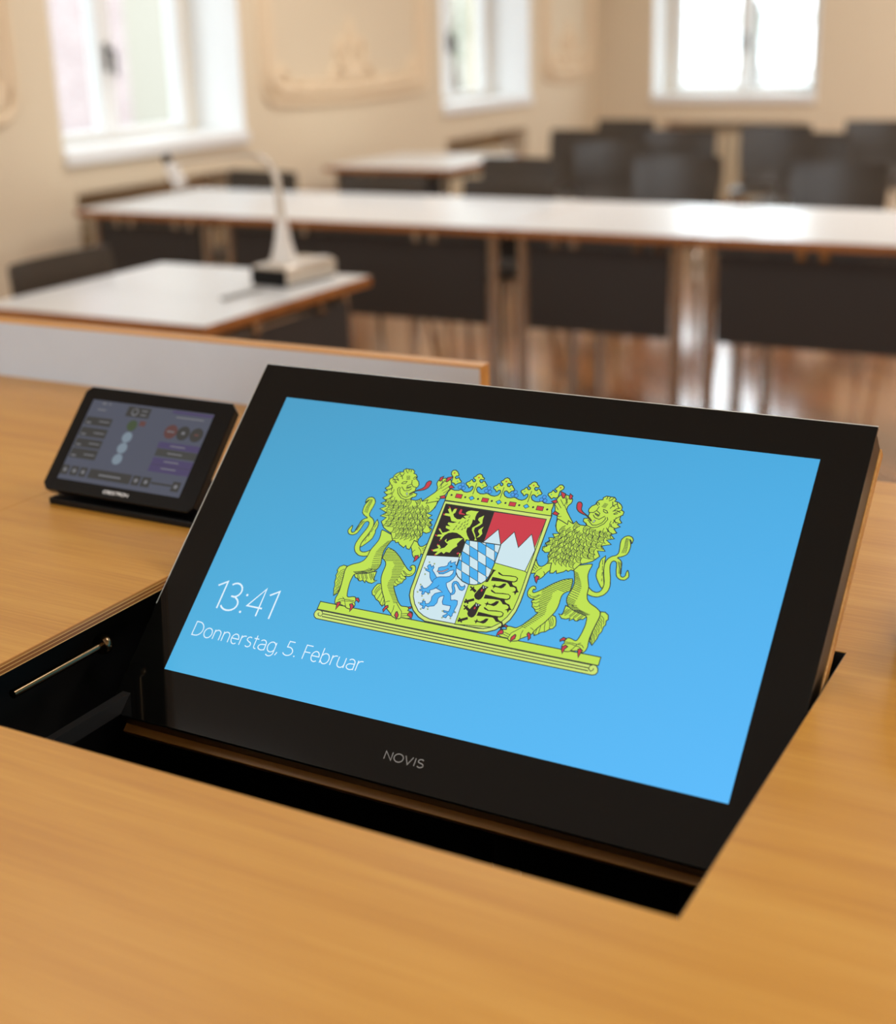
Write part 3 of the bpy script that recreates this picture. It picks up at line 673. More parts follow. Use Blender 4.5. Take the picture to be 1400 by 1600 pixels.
sk 36 1630 1640 1635 1625 1633 1608
sk 36 1639 1641 1643 1625 1642 1608
sk 60 1689 1654 1698 1631 1694 1605 1658 1580 1669 1601 1662 1623 1650 1639
sk 36 1664 1642 1669 1627 1668 1609
sk 36 1673 1643 1678 1627 1677 1610
sk 36 1681 1644 1686 1628 1685 1611
sk 60 1724 1664 1736 1641 1734 1615 1702 1586 1710 1609 1701 1630 1688 1646
sk 36 1701 1650 1708 1635 1709 1617
sk 36 1710 1651 1716 1636 1717 1618
sk 36 1718 1653 1724 1638 1725 1620
sk 60 1765 1676 1782 1656 1787 1628 1767 1591 1768 1616 1754 1636 1737 1648
sk 36 1748 1656 1758 1642 1764 1624
sk 36 1755 1659 1765 1645 1771 1627
sk 36 1763 1663 1773 1649 1778 1631
sk 60 1801 1676 1820 1658 1830 1631 1817 1590 1814 1616 1797 1633 1779 1643
sk 36 1788 1653 1800 1640 1809 1623
sk 36 1795 1658 1806 1645 1815 1628
sk 36 1801 1663 1813 1650 1821 1633
sk 60 1842 1691 1865 1678 1882 1653 1882 1607 1871 1633 1851 1646 1832 1652
sk 36 1838 1664 1852 1654 1865 1639
sk 36 1842 1671 1856 1661 1869 1645
sk 36 1846 1677 1860 1667 1873 1652
sk 60 1598 1587 1600 1564 1586 1543 1540 1532 1559 1547 1560 1568 1553 1587
sk 36 1569 1584 1569 1569 1561 1555
sk 36 1578 1582 1578 1567 1570 1552
sk 36 1587 1580 1587 1565 1579 1550
sk 60 1643 1600 1652 1577 1645 1552 1607 1529 1620 1550 1614 1571 1603 1588
sk 36 1618 1590 1622 1575 1619 1557
sk 36 1626 1590 1630 1575 1628 1558
sk 36 1635 1590 1639 1575 1637 1558
sk 60 1677 1604 1688 1581 1684 1555 1650 1528 1660 1550 1652 1572 1639 1587
sk 36 1654 1591 1659 1576 1659 1558
sk 36 1662 1592 1668 1577 1667 1559
sk 36 1671 1593 1676 1578 1676 1560
sk 60 1721 1615 1733 1592 1731 1566 1698 1538 1707 1560 1698 1581 1685 1597
sk 36 1699 1601 1705 1586 1705 1568
sk 36 1707 1602 1713 1587 1714 1570
sk 36 1715 1604 1721 1589 1722 1571
sk 60 1762 1619 1777 1598 1780 1571 1754 1537 1758 1561 1746 1581 1731 1595
sk 36 1743 1601 1752 1587 1755 1569
sk 36 1751 1604 1759 1590 1763 1572
sk 36 1758 1607 1767 1592 1771 1575
sk 60 1798 1631 1817 1613 1826 1586 1811 1545 1809 1571 1793 1589 1775 1599
sk 36 1785 1608 1796 1596 1804 1578
sk 36 1791 1613 1803 1600 1811 1583
sk 36 1797 1618 1809 1605 1817 1587
sk 60 1637 1541 1642 1518 1631 1495 1588 1480 1604 1497 1603 1518 1594 1536
sk 36 1609 1536 1611 1520 1605 1505
sk 36 1618 1535 1620 1519 1614 1503
sk 36 1627 1533 1629 1518 1623 1502
sk 60 1682 1559 1692 1536 1686 1511 1651 1486 1662 1507 1655 1529 1643 1545
sk 36 1658 1547 1662 1532 1661 1515
sk 36 1666 1548 1671 1533 1670 1516
sk 36 1675 1549 1679 1533 1678 1516
sk 60 1721 1560 1731 1538 1726 1512 1690 1487 1701 1509 1695 1530 1682 1546
sk 36 1697 1549 1702 1534 1701 1516
sk 36 1705 1550 1710 1534 1709 1517
sk 36 1714 1550 1719 1535 1718 1518
sk 60 1761 1566 1773 1544 1772 1518 1742 1488 1749 1511 1740 1532 1726 1547
sk 36 1739 1552 1746 1537 1747 1519
sk 36 1747 1553 1754 1538 1756 1521
sk 36 1756 1555 1762 1540 1764 1522
sk 60 1797 1580 1814 1561 1820 1534 1801 1496 1801 1521 1787 1540 1770 1552
sk 36 1781 1560 1791 1546 1797 1529
sk 36 1788 1564 1798 1550 1804 1533
sk 36 1795 1568 1805 1554 1811 1536
sk 50 1391 1962 1396 1933 1378 1910
sk 50 1422 1925 1427 1896 1410 1873
sk 50 1422 1883 1427 1854 1410 1831
sk 50 1459 1855 1463 1827 1446 1803
sk 50 1423 1841 1427 1813 1410 1789
sk 65 1464 1952 1452 1933 1471 1892 1515 1855 1561 1844 1597 1855 1617 1879
sk 65 1477 1949 1472 1932 1490 1897 1525 1872 1560 1866 1610 1907
sk 65 1469 1988 1482 2005 1512 2013 1506 1994 1484 1985 1469 1988
sk 65 1556 2045 1565 2063 1583 2065 1579 2048 1563 2037
sk 65 1553 2032 1563 1995 1530 1974 1532 1957 1556 1961 1572 1972
sk 65 1482 1958 1521 1923 1559 1932 1579 1954
sk 65 1563 1995 1584 1973 1618 1970
sk 65 1371 2026 1395 2009 1421 1987 1414 1984 1388 1995
sk 65 1422 2089 1409 2057 1392 2038
sk 65 1459 2090 1451 2059 1430 2047
sk 65 1456 2130 1470 2104 1492 2090
sk 65 1485 2129 1495 2103
sk 65 1510 2129 1513 2101
sk 40 1488 2060 1521 2066
sk 40 1491 2052 1524 2058
sk 40 1494 2044 1527 2050
sk 40 1497 2036 1530 2043
sk 40 1500 2028 1533 2035
sk 40 1531 1941 1567 1963
sk 40 1528 1948 1566 1967
sk 40 1525 1955 1564 1972
sk 65 1363 1975 1395 1946 1403 1905
sk 65 1381 2045 1411 2032 1434 2006
sk 65 1419 2075 1450 2050 1463 2027
sk 65 1371 2005 1400 2018 1427 2013
sk 65 1358 1915 1389 1920 1407 1939
sk 65 1369 1866 1403 1876 1418 1899
sk 65 1380 1818 1416 1832 1442 1861
fw 0 1545 1908 1557 1911 1564 1887 1555 1890
sk 40 1545 1908 1557 1911 1564 1887 1555 1890 1545 1908
fr 0 1579 1905 1592 1917 1604 1927 1627 1942 1642 1951 1662 1962 1673 1970 1685 1984 1689 1996 1690 2019 1694 2031 1704 2043 1712 2047 1726 2047 1732 2042 1736 2029 1735 2017 1729 1994 1722 1981 1708 1967 1696 1959 1675 1951 1660 1946 1638 1941 1625 1935 1610 1923 1601 1914 1587 1901 1581 1898 1577 1901
sk 75 1579 1905 1592 1917 1604 1927 1627 1942 1642 1951 1662 1962 1673 1970 1685 1984 1689 1996 1690 2019 1694 2031 1704 2043 1712 2047 1726 2047 1732 2042 1736 2029 1735 2017 1729 1994 1722 1981 1708 1967 1696 1959 1675 1951 1660 1946 1638 1941 1625 1935 1610 1923 1601 1914 1587 1901 1581 1898 1577 1901 1579 1905
fr 0 1318 853 1341 863 1356 856 1350 833 1334 793 1327 832
sk 75 1318 853 1341 863 1356 856 1350 833 1334 793 1327 832 1318 853
fr 0 1438 860 1459 870 1481 850 1477 827 1463 799 1455 837
sk 75 1438 860 1459 870 1481 850 1477 827 1463 799 1455 837 1438 860
fr 0 1468 921 1494 926 1513 903 1509 889 1493 900 1479 901
sk 75 1468 921 1494 926 1513 903 1509 889 1493 900 1479 901 1468 921
fr 0 1755 903 1773 912 1781 895 1765 878 1755 850 1742 870
sk 75 1755 903 1773 912 1781 895 1765 878 1755 850 1742 870 1755 903
fr 0 1862 870 1871 876 1892 851 1894 837 1888 807 1880 827 1861 841
sk 75 1862 870 1871 876 1892 851 1894 837 1888 807 1880 827 1861 841 1862 870
fr 0 1966 872 1980 893 2001 886 2012 867 2015 833 1996 853 1974 859
sk 75 1966 872 1980 893 2001 886 2012 867 2015 833 1996 853 1974 859 1966 872
fr 0 1950 930 1973 938 1979 923 1959 917
sk 75 1950 930 1973 938 1979 923 1959 917 1950 930
"""
SHIELD = """
fl 0 1917 1886 2861 1897 2853 1388 2853 1255 2852 1143 2842 1056 2818 981 2781 929 2729 879 2665 849 2592 840 2134 840 2069 864 2005 909 1957 970 1924 1028 1914 1082 1914 1142 1906 1379
sk 90 1917 1886 2861 1897 2853 1388 2853 1255 2852 1143 2842 1056 2818 981 2781 929 2729 879 2665 849 2592 840 2134 840 2069 864 2005 909 1957 970 1924 1028 1914 1082 1914 1142 1906 1379 1917 1886
fb 0 1938 1860 2376 1853 2381 1437 1940 1387
sk 40 1938 1860 2376 1853 2381 1437 1940 1387 1938 1860
fr 0 2376 1853 2827 1857 2801 1394 2381 1437
sk 40 2376 1853 2827 1857 2801 1394 2381 1437 2376 1853
fw 0 2376 1580 2464 1709 2528 1581 2603 1708 2681 1581 2751 1711 2823 1582 2801 1394 2381 1437
sk 60 2376 1580 2464 1709 2528 1581 2603 1708 2681 1581 2751 1711 2823 1582 2801 1394 2381 1437 2376 1580
fw 0 2381 1437 2389 863 2631 872 2583 866 2170 865 2109 881 2051 910 1998 964 1963 1022 1947 1074 1940 1387
sk 60 2381 1437 2389 863 2631 872 2583 866 2170 865 2109 881 2051 910 1998 964 1963 1022 1947 1074 1940 1387 2381 1437
fg 0 2381 1437 2801 1394 2824 1383 2825 1250 2822 1158 2815 1076 2786 1000 2747 942 2693 897 2389 863
sk 60 2381 1437 2801 1394 2824 1383 2825 1250 2822 1158 2815 1076 2786 1000 2747 942 2693 897 2389 863 2381 1437
sk 70 1938 1860 2827 1857 2824 1383 2825 1250 2822 1158 2815 1076 2786 1000 2747 942 2693 897 2631 872 2583 866 2170 865 2109 881 2051 910 1998 964 1963 1022 1947 1074 1944 1142 1940 1384 1938 1860
fg 0 2139 1811 2156 1827 2179 1835 2219 1835 2244 1837 2234 1815 2232 1785 2238 1754 2219 1761 2222 1723 2215 1692 2197 1677 2201 1646 2220 1616 2254 1580 2220 1558 2205 1583 2165 1606 2126 1621 2087 1620 2052 1608 2030 1586 2020 1566 2012 1538 1999 1550 2007 1568 1967 1564 1969 1581 2006 1588 1987 1604 1959 1627 1967 1638 2004 1602 2036 1616 2061 1635 2015 1649 2011 1668 2052 1669 2017 1687 2020 1701 2063 1701 2092 1714 2041 1717 2016 1754 1962 1758 1963 1776 2002 1779 1974 1812 1988 1831 2018 1790 2027 1826 2050 1831 2048 1796 2034 1779 2051 1756 2083 1740 2114 1743 2127 1762 2150 1754 2162 1754 2130 1775 2157 1787 2179 1795 2146 1795
fg 0 2195 1582 2155 1579 2114 1565 2085 1547 2074 1531 2047 1537 2058 1559 2064 1524 2086 1513 2068 1478 2029 1458 1997 1486 2015 1494 2036 1474 1976 1443 1983 1429 2024 1436 2007 1408 2024 1404 2056 1438 2081 1424 2094 1444 2127 1442 2141 1477 2171 1508 2161 1527 2177 1556
fg 0 2302 1808 2266 1780 2263 1763 2292 1741 2264 1710 2240 1686 2244 1666 2273 1631 2296 1602 2297 1581 2317 1586 2305 1597 2289 1627 2262 1663 2262 1689 2295 1715 2311 1737 2303 1769
fg 0 2333 1712 2301 1679 2301 1662 2324 1639 2307 1606 2330 1619 2343 1649 2327 1680
fg 0 2212 1453 2222 1451 2227 1419 2217 1421
fr 0 2081 1832 2098 1831 2100 1801 2134 1795 2137 1789 2086 1787 2077 1798
fr 0 1971 1840 1989 1836 1989 1828 1976 1831
fr 0 2030 1834 2050 1834 2050 1825 2036 1828
fr 0 1948 1771 1960 1771 1963 1757 1952 1758
fr 0 1947 1578 1964 1575 1966 1566 1951 1566
fr 0 1954 1634 1960 1640 1970 1634 1961 1627
fr 0 1963 1447 1978 1443 1980 1433 1969 1433
fr 0 2003 1407 2019 1405 2019 1397 2007 1398
fr 0 1994 1499 2007 1498 2010 1488 1997 1489
fr 0 2187 1449 2203 1458 2213 1450 2198 1437
fr 0 1999 1536 2008 1540 2010 1528 2003 1527
sk 50 2117 1725 2108 1706 2120 1710
sk 50 2146 1719 2136 1700 2148 1704
sk 50 2165 1739 2155 1720 2167 1724
sk 50 2185 1756 2176 1737 2187 1741
sk 50 2142 1695 2132 1676 2144 1680
sk 50 2170 1707 2161 1688 2173 1692
sk 50 2191 1723 2181 1704 2193 1708
sk 50 2104 1689 2095 1670 2106 1674
sk 50 2130 1673 2120 1654 2132 1658
sk 50 2163 1672 2154 1653 2166 1657
sk 50 2095 1661 2085 1642 2097 1646
sk 50 2184 1689 2174 1670 2186 1674
sk 50 2186 1790 2176 1771 2188 1775
fw 0 2226 1574 2530 1578 2532 1536 2533 1395 2529 1355 2527 1305 2512 1261 2482 1229 2432 1209 2381 1206 2324 1222 2270 1254 2239 1291 2228 1326 2226 1399 2228 1482
fu 0 2231 1398 2254 1389 2285 1304 2233 1323
sk 50 2231 1398 2254 1389 2285 1304 2233 1323 2231 1398
fu 0 2231 1574 2257 1574 2273 1530 2230 1547
sk 50 2231 1574 2257 1574 2273 1530 2230 1547 2231 1574
fu 0 2229 1456 2229 1473 2305 1444 2336 1358 2254 1389
sk 50 2229 1456 2229 1473 2305 1444 2336 1358 2254 1389 2229 1456
fu 0 2324 1222 2314 1228 2285 1304 2367 1273 2392 1207 2381 1206
sk 50 2324 1222 2314 1228 2285 1304 2367 1273 2392 1207 2381 1206 2324 1222
fu 0 2273 1530 2359 1497 2390 1412 2305 1444
sk 50 2273 1530 2359 1497 2390 1412 2305 1444 2273 1530
fu 0 2336 1358 2421 1327 2451 1242 2367 1273
sk 50 2336 1358 2421 1327 2451 1242 2367 1273 2336 1358
fu 0 2330 1575 2349 1576 2410 1552 2440 1466 2359 1497
sk 50 2330 1575 2349 1576 2410 1552 2440 1466 2359 1497 2330 1575
fu 0 2390 1412 2471 1381 2501 1297 2421 1327
sk 50 2390 1412 2471 1381 2501 1297 2421 1327 2390 1412
fu 0 2482 1229 2459 1220 2451 1242 2483 1231
sk 50 2482 1229 2459 1220 2451 1242 2483 1231 2482 1229
fu 0 2401 1576 2476 1578 2497 1519 2410 1552
sk 50 2401 1576 2476 1578 2497 1519 2410 1552 2401 1576
fu 0 2440 1466 2527 1433 2533 1417 2530 1359 2471 1381
sk 50 2440 1466 2527 1433 2533 1417 2530 1359 2471 1381 2440 1466
fu 0 2513 1264 2501 1297 2521 1289
sk 50 2513 1264 2501 1297 2521 1289 2513 1264
fu 0 2497 1519 2532 1505 2533 1431 2527 1433
sk 50 2497 1519 2532 1505 2533 1431 2527 1433 2497 1519
sk 80 2226 1574 2530 1578 2532 1536 2533 1395 2529 1355 2527 1305 2512 1261 2482 1229 2432 1209 2381 1206 2324 1222 2270 1254 2239 1291 2228 1326 2226 1399 2228 1482 2226 1574
fu 0 2261 1104 2275 1111 2271 1133 2255 1157 2246 1187 2253 1206 2273 1213 2294 1205 2317 1182 2333 1175 2353 1183 2352 1197 2363 1181 2362 1158 2349 1145 2325 1148 2303 1170 2280 1194 2268 1191 2267 1173 2282 1153 2296 1128 2294 1107 2280 1095 2266 1096
sn 60 2261 1104 2275 1111 2271 1133 2255 1157 2246 1187 2253 1206 2273 1213 2294 1205 2317 1182 2333 1175 2353 1183 2352 1197 2363 1181 2362 1158 2349 1145 2325 1148 2303 1170 2280 1194 2268 1191 2267 1173 2282 1153 2296 1128 2294 1107 2280 1095 2266 1096 2261 1104
fu 0 2083 1299 2102 1310 2128 1316 2152 1332 2150 1353 2165 1377 2171 1355 2195 1367 2209 1375 2207 1356 2227 1341 2238 1301 2250 1262 2240 1228 2218 1201 2195 1183 2207 1158 2231 1130 2265 1100 2286 1049 2317 1057 2342 1055 2351 1025 2347 993 2343 965 2359 960 2340 948 2343 925 2335 914 2315 927 2304 921 2299 900 2275 902 2267 911 2296 933 2296 941 2265 941 2258 956 2302 953 2305 981 2301 1003 2265 1002 2233 1003 2220 1024 2218 1055 2216 1077 2187 1063 2176 1043 2180 1007 2164 977 2127 967 2120 959 2094 968 2090 940 2072 941 2073 960 2043 968 2042 981 2061 984 2052 1001 2076 1002 2089 981 2113 989 2124 1015 2118 1050 2134 1080 2173 1099 2191 1102 2167 1114 2125 1127 2103 1111 2080 1100 2090 1076 2072 1073 2045 1082 2044 1059 2029 1051 2021 1064 2026 1079 1994 1081 1994 1094 2013 1095 1993 1114 2000 1125 2022 1106 2044 1110 2066 1137 2081 1172 2064 1178 2041 1206 2023 1249 1981 1260 1976 1273 2005 1272 1983 1293 1990 1309 2003 1316 2022 1295 2032 1311 2044 1294 2038 1270 2065 1247 2097 1216 2125 1226 2169 1233 2202 1243 2220 1270 2220 1302 2192 1293 2168 1272 2142 1254 2107 1249 2099 1258 2088 1275
sn 60 2083 1299 2102 1310 2128 1316 2152 1332 2150 1353 2165 1377 2171 1355 2195 1367 2209 1375 2207 1356 2227 1341 2238 1301 2250 1262 2240 1228 2218 1201 2195 1183 2207 1158 2231 1130 2265 1100 2286 1049 2317 1057 2342 1055 2351 1025 2347 993 2343 965 2359 960 2340 948 2343 925 2335 914 2315 927 2304 921 2299 900 2275 902 2267 911 2296 933 2296 941 2265 941 2258 956 2302 953 2305 981 2301 1003 2265 1002 2233 1003 2220 1024 2218 1055 2216 1077 2187 1063 2176 1043 2180 1007 2164 977 2127 967 2120 959 2094 968 2090 940 2072 941 2073 960 2043 968 2042 981 2061 984 2052 1001 2076 1002 2089 981 2113 989 2124 1015 2118 1050 2134 1080 2173 1099 2191 1102 2167 1114 2125 1127 2103 1111 2080 1100 2090 1076 2072 1073 2045 1082 2044 1059 2029 1051 2021 1064 2026 1079 1994 1081 1994 1094 2013 1095 1993 1114 2000 1125 2022 1106 2044 1110 2066 1137 2081 1172 2064 1178 2041 1206 2023 1249 1981 1260 1976 1273 2005 1272 1983 1293 1990 1309 2003 1316 2022 1295 2032 1311 2044 1294 2038 1270 2065 1247 2097 1216 2125 1226 2169 1233 2202 1243 2220 1270 2220 1302 2192 1293 2168 1272 2142 1254 2107 1249 2099 1258 2088 1275 2083 1299
fp 0 2085 1276 2093 1272 2116 1275 2147 1290 2161 1304 2171 1304 2159 1287 2136 1271 2102 1262 2082 1264
sk 40 2085 1276 2093 1272 2116 1275 2147 1290 2161 1304 2171 1304 2159 1287 2136 1271 2102 1262 2082 1264 2085 1276
fk 0 2170 1325 2182 1334 2200 1331 2187 1321
sn 60 2113 1122 2132 1135 2143 1155
sn 60 2072 1170 2081 1195 2099 1214
fl 0 1981 1335 1991 1338 1995 1330 1989 1325
sk 25 1981 1335 1991 1338 1995 1330 1989 1325 1981 1335
fl 0 2028 1329 2038 1332 2042 1324 2036 1319
sk 25 2028 1329 2038 1332 2042 1324 2036 1319 2028 1329
fl 0 1958 1280 1967 1283 1972 1275 1966 1270
sk 25 1958 1280 1967 1283 1972 1275 1966 1270 1958 1280
fl 0 1983 1228 1992 1231 1996 1223 1990 1218
sk 25 1983 1228 1992 1231 1996 1223 1990 1218 1983 1228
fl 0 1979 1135 1988 1138 1993 1130 1986 1125
sk 25 1979 1135 1988 1138 1993 1130 1986 1125 1979 1135
fl 0 1976 1070 1985 1073 1990 1065 1984 1060
sk 25 1976 1070 1985 1073 1990 1065 1984 1060 1976 1070
fl 0 2027 1042 2036 1045 2040 1038 2034 1033
sk 25 2027 1042 2036 1045 2040 1038 2034 1033 2027 1042
fl 0 2072 1069 2081 1072 2086 1064 2080 1059
sk 25 2072 1069 2081 1072 2086 1064 2080 1059 2072 1069
fl 0 2051 1015 2060 1018 2065 1010 2059 1005
sk 25 2051 1015 2060 1018 2065 1010 2059 1005 2051 1015
fl 0 2022 982 2031 985 2036 977 2029 973
sk 25 2022 982 2031 985 2036 977 2029 973 2022 982
fl 0 2057 934 2066 937 2070 929 2064 925
sk 25 2057 934 2066 937 2070 929 2064 925 2057 934
fl 0 2115 945 2124 948 2129 940 2123 936
sk 25 2115 945 2124 948 2129 940 2123 936 2115 945
fl 0 2244 951 2253 954 2258 947 2252 942
sk 25 2244 951 2253 954 2258 947 2252 942 2244 951
fl 0 2260 898 2269 901 2273 894 2267 889
sk 25 2260 898 2269 901 2273 894 2267 889 2260 898
fl 0 2330 905 2339 908 2343 900 2337 896
sk 25 2330 905 2339 908 2343 900 2337 896 2330 905
fl 0 2353 961 2361 964 2366 956 2360 951
sk 25 2353 961 2361 964 2366 956 2360 951 2353 961
fb 0 2536 1366 2558 1362 2568 1362 2554 1345 2543 1292 2535 1254 2512 1247 2527 1289 2535 1332
fb 0 2557 1302 2605 1301 2683 1295 2743 1295 2759 1307 2758 1325 2740 1332 2697 1330 2633 1324 2600 1333 2588 1346 2596 1351 2635 1332 2699 1339 2744 1339 2767 1327 2768 1301 2751 1289 2730 1284 2739 1270 2750 1262 2779 1255 2799 1225 2814 1216 2794 1208 2789 1183 2776 1205 2756 1204 2780 1220 2778 1237 2761 1248 2726 1246 2708 1265 2690 1276 2640 1275 2555 1267
fb 0 2575 1228 2593 1234 2596 1251 2607 1234 2629 1233 2650 1247 2664 1263 2687 1267 2688 1252 2676 1230 2659 1219 2622 1223 2605 1222 2596 1205 2591 1222
fb 0 2550 1148 2598 1146 2676 1141 2735 1142 2751 1154 2750 1172 2732 1179 2689 1176 2625 1169 2592 1179 2581 1191 2589 1196 2627 1177 2691 1185 2736 1185 2759 1173 2760 1148 2743 1135 2722 1131 2730 1117 2742 1109 2771 1102 2791 1073 2806 1064 2786 1056 2780 1032 2768 1052 2748 1052 2772 1068 2770 1084 2752 1095 2718 1094 2700 1112 2682 1123 2632 1121 2547 1113
fb 0 2567 1074 2586 1080 2589 1097 2600 1080 2622 1079 2642 1093 2656 1110 2679 1114 2680 1099 2668 1077 2652 1066 2615 1069 2597 1069 2588 1052 2584 1069
fb 0 2544 997 2591 996 2669 991 2728 993 2744 1005 2743 1022 2725 1029 2682 1026 2619 1019 2586 1028 2575 1040 2583 1045 2621 1027 2684 1035 2729 1035 2752 1024 2753 999 2736 986 2715 982 2724 968 2735 960 2764 953 2784 925 2798 916 2779 908 2773 884 2761 904 2741 904 2765 919 2763 936 2745 946 2711 945 2694 962 2676 973 2626 971 2541 963
fb 0 2533 919 2551 925 2554 942 2565 925 2587 924 2607 938 2622 955 2644 959 2645 945 2633 922 2617 911 2580 914 2563 914 2554 897 2549 913
fb 0 2500 1225 2514 1218 2528 1216 2556 1212 2543 1194 2541 1178 2537 1126 2527 1103 2511 1092 2483 1097 2464 1118 2463 1138 2480 1177 2498 1210
fr 0 2504 1186 2516 1184 2515 1166 2503 1167
fw 0 2507 1211 2516 1212 2518 1204 2509 1204
fw 0 2526 1210 2535 1210 2537 1203 2529 1202
fw 0 2511 1200 2520 1201 2522 1193 2514 1193
sb 120 2405 1191 2446 1165
sb 120 2436 1194 2418 1156
sb 220 2432 1174 2465 1155
sb 220 2401 1054 2475 1091
sb 120 2404 1082 2438 1047
fb 0 2495 1071 2509 1065 2523 1062 2551 1058 2538 1041 2536 1025 2532 973 2522 950 2506 940 2478 945 2460 965 2458 985 2475 1024 2493 1057
fr 0 2499 1032 2511 1031 2510 1012 2498 1014
fw 0 2502 1058 2511 1059 2512 1051 2504 1050
fw 0 2521 1056 2530 1057 2532 1049 2524 1049
fw 0 2506 1047 2515 1048 2516 1040 2508 1039
sb 120 2408 1029 2448 1004
sb 120 2439 1032 2421 994
sb 220 2435 1012 2467 994
sb 220 2404 893 2478 931
sb 120 2406 921 2441 887
fg 0 1918 1890 1916 1928 1916 1967 1932 1998 1970 1991 2006 1996 2020 2008 2035 2001 2052 1990 2083 1989 2110 2002 2122 2026 2119 2045 2108 2050 2097 2045 2094 2035 2084 2030 2072 2045 2053 2055 2044 2070 2053 2081 2068 2089 2078 2107 2089 2110 2095 2098 2109 2089 2119 2096 2118 2109 2105 2116 2094 2122 2093 2132 2108 2144 2117 2161 2136 2170 2157 2164 2169 2146 2188 2136 2189 2123 2175 2121 2159 2122 2154 2108 2166 2094 2182 2093 2186 2108 2201 2109 2217 2092 2235 2075 2230 2062 2214 2056 2202 2038 2197 2034 2184 2045 2169 2053 2155 2047 2154 2028 2171 2005 2200 1993 2230 1995 2251 2004 2265 2004 2299 1991 2330 1989 2356 2002 2369 2026 2365 2045 2355 2050 2344 2045 2341 2035 2331 2030 2320 2045 2301 2055 2293 2069 2301 2080 2316 2089 2326 2106 2337 2110 2343 2097 2356 2088 2366 2095 2365 2108 2353 2115 2342 2121 2341 2131 2356 2142 2365 2160 2383 2169 2404 2162 2416 2145 2434 2135 2435 2122 2421 2120 2406 2121 2401 2107 2412 2093 2428 2092 2432 2108 2447 2108 2462 2091 2479 2075 2475 2061 2459 2056 2447 2038 2442 2034 2429 2045 2415 2052 2401 2047 2399 2028 2416 2005 2444 1993 2474 1995 2495 2004 2508 2004 2542 1991 2572 1989 2598 2003 2610 2026 2607 2045 2596 2049 2586 2045 2583 2035 2573 2030 2562 2044 2544 2054 2536 2069 2544 2079 2559 2088 2568 2105 2579 2109 2585 2096 2598 2088 2608 2095 2607 2107 2595 2114 2584 2120 2584 2130 2598 2141 2607 2158 2625 2167 2645 2161 2657 2144 2675 2133 2675 2121 2662 2119 2647 2120 2642 2107 2653 2093 2669 2092 2672 2107 2687 2107 2702 2090 2719 2074 2714 2061 2699 2055 2687 2038 2682 2034 2670 2045 2655 2052 2642 2047 2640 2028 2656 2005 2684 1994 2713 1995 2733 2004 2746 2005 2762 1992 2797 1991 2824 1998 2840 2007 2847 1977 2844 1940 2851 1925 2857 1891
sk 80 1918 1890 1916 1928 1916 1967 1932 1998 1970 1991 2006 1996 2020 2008 2035 2001 2052 1990 2083 1989 2110 2002 2122 2026 2119 2045 2108 2050 2097 2045 2094 2035 2084 2030 2072 2045 2053 2055 2044 2070 2053 2081 2068 2089 2078 2107 2089 2110 2095 2098 2109 2089 2119 2096 2118 2109 2105 2116 2094 2122 2093 2132 2108 2144 2117 2161 2136 2170 2157 2164 2169 2146 2188 2136 2189 2123 2175 2121 2159 2122 2154 2108 2166 2094 2182 2093 2186 2108 2201 2109 2217 2092 2235 2075 2230 2062 2214 2056 2202 2038 2197 2034 2184 2045 2169 2053 2155 2047 2154 2028 2171 2005 2200 1993 2230 1995 2251 2004 2265 2004 2299 1991 2330 1989 2356 2002 2369 2026 2365 2045 2355 2050 2344 2045 2341 2035 2331 2030 2320 2045 2301 2055 2293 2069 2301 2080 2316 2089 2326 2106 2337 2110 2343 2097 2356 2088 2366 2095 2365 2108 2353 2115 2342 2121 2341 2131 2356 2142 2365 2160 2383 2169 2404 2162 2416 2145 2434 2135 2435 2122 2421 2120 2406 2121 2401 2107 2412 2093 2428 2092 2432 2108 2447 2108 2462 2091 2479 2075 2475 2061 2459 2056 2447 2038 2442 2034 2429 2045 2415 2052 2401 2047 2399 2028 2416 2005 2444 1993 2474 1995 2495 2004 2508 2004 2542 1991 2572 1989 2598 2003 2610 2026 2607 2045 2596 2049 2586 2045 2583 2035 2573 2030 2562 2044 2544 2054 2536 2069 2544 2079 2559 2088 2568 2105 2579 2109 2585 2096 2598 2088 2608 2095 2607 2107 2595 2114 2584 2120 2584 2130 2598 2141 2607 2158 2625 2167 2645 2161 2657 2144 2675 2133 2675 2121 2662 2119 2647 2120 2642 2107 2653 2093 2669 2092 2672 2107 2687 2107 2702 2090 2719 2074 2714 2061 2699 2055 2687 2038 2682 2034 2670 2045 2655 2052 2642 2047 2640 2028 2656 2005 2684 1994 2713 1995 2733 2004 2746 2005 2762 1992 2797 1991 2824 1998 2840 2007 2847 1977 2844 1940 2851 1925 2857 1891 1918 1890
fg 0 1886 2131 1881 2154 1890 2170 1911 2174 1935 2161 1954 2138 1955 2125 1937 2122 1929 2108 1940 2097 1954 2101 1965 2110 1979 2093 1999 2079 1998 2066 1979 2060 1962 2045 1957 2038 1944 2052 1927 2056 1914 2057 1910 2109
sk 80 1886 2131 1881 2154 1890 2170 1911 2174 1935 2161 1954 2138 1955 2125 1937 2122 1929 2108 1940 2097 1954 2101 1965 2110 1979 2093 1999 2079 1998 2066 1979 2060 1962 2045 1957 2038 1944 2052 1927 2056 1914 2057 1910 2109 1886 2131
fg 0 2860 2060 2860 2113 2884 2138 2882 2157 2861 2172 2841 2169 2828 2148 2811 2127 2817 2119 2828 2120 2836 2106 2827 2098 2811 2109 2800 2116 2792 2096 2772 2084 2771 2068 2788 2055 2804 2042 2814 2037 2824 2051 2837 2050 2843 2048
sk 80 2860 2060 2860 2113 2884 2138 2882 2157 2861 2172 2841 2169 2828 2148 2811 2127 2817 2119 2828 2120 2836 2106 2827 2098 2811 2109 2800 2116 2792 2096 2772 2084 2771 2068 2788 2055 2804 2042 2814 2037 2824 2051 2837 2050 2843 2048 2860 2060
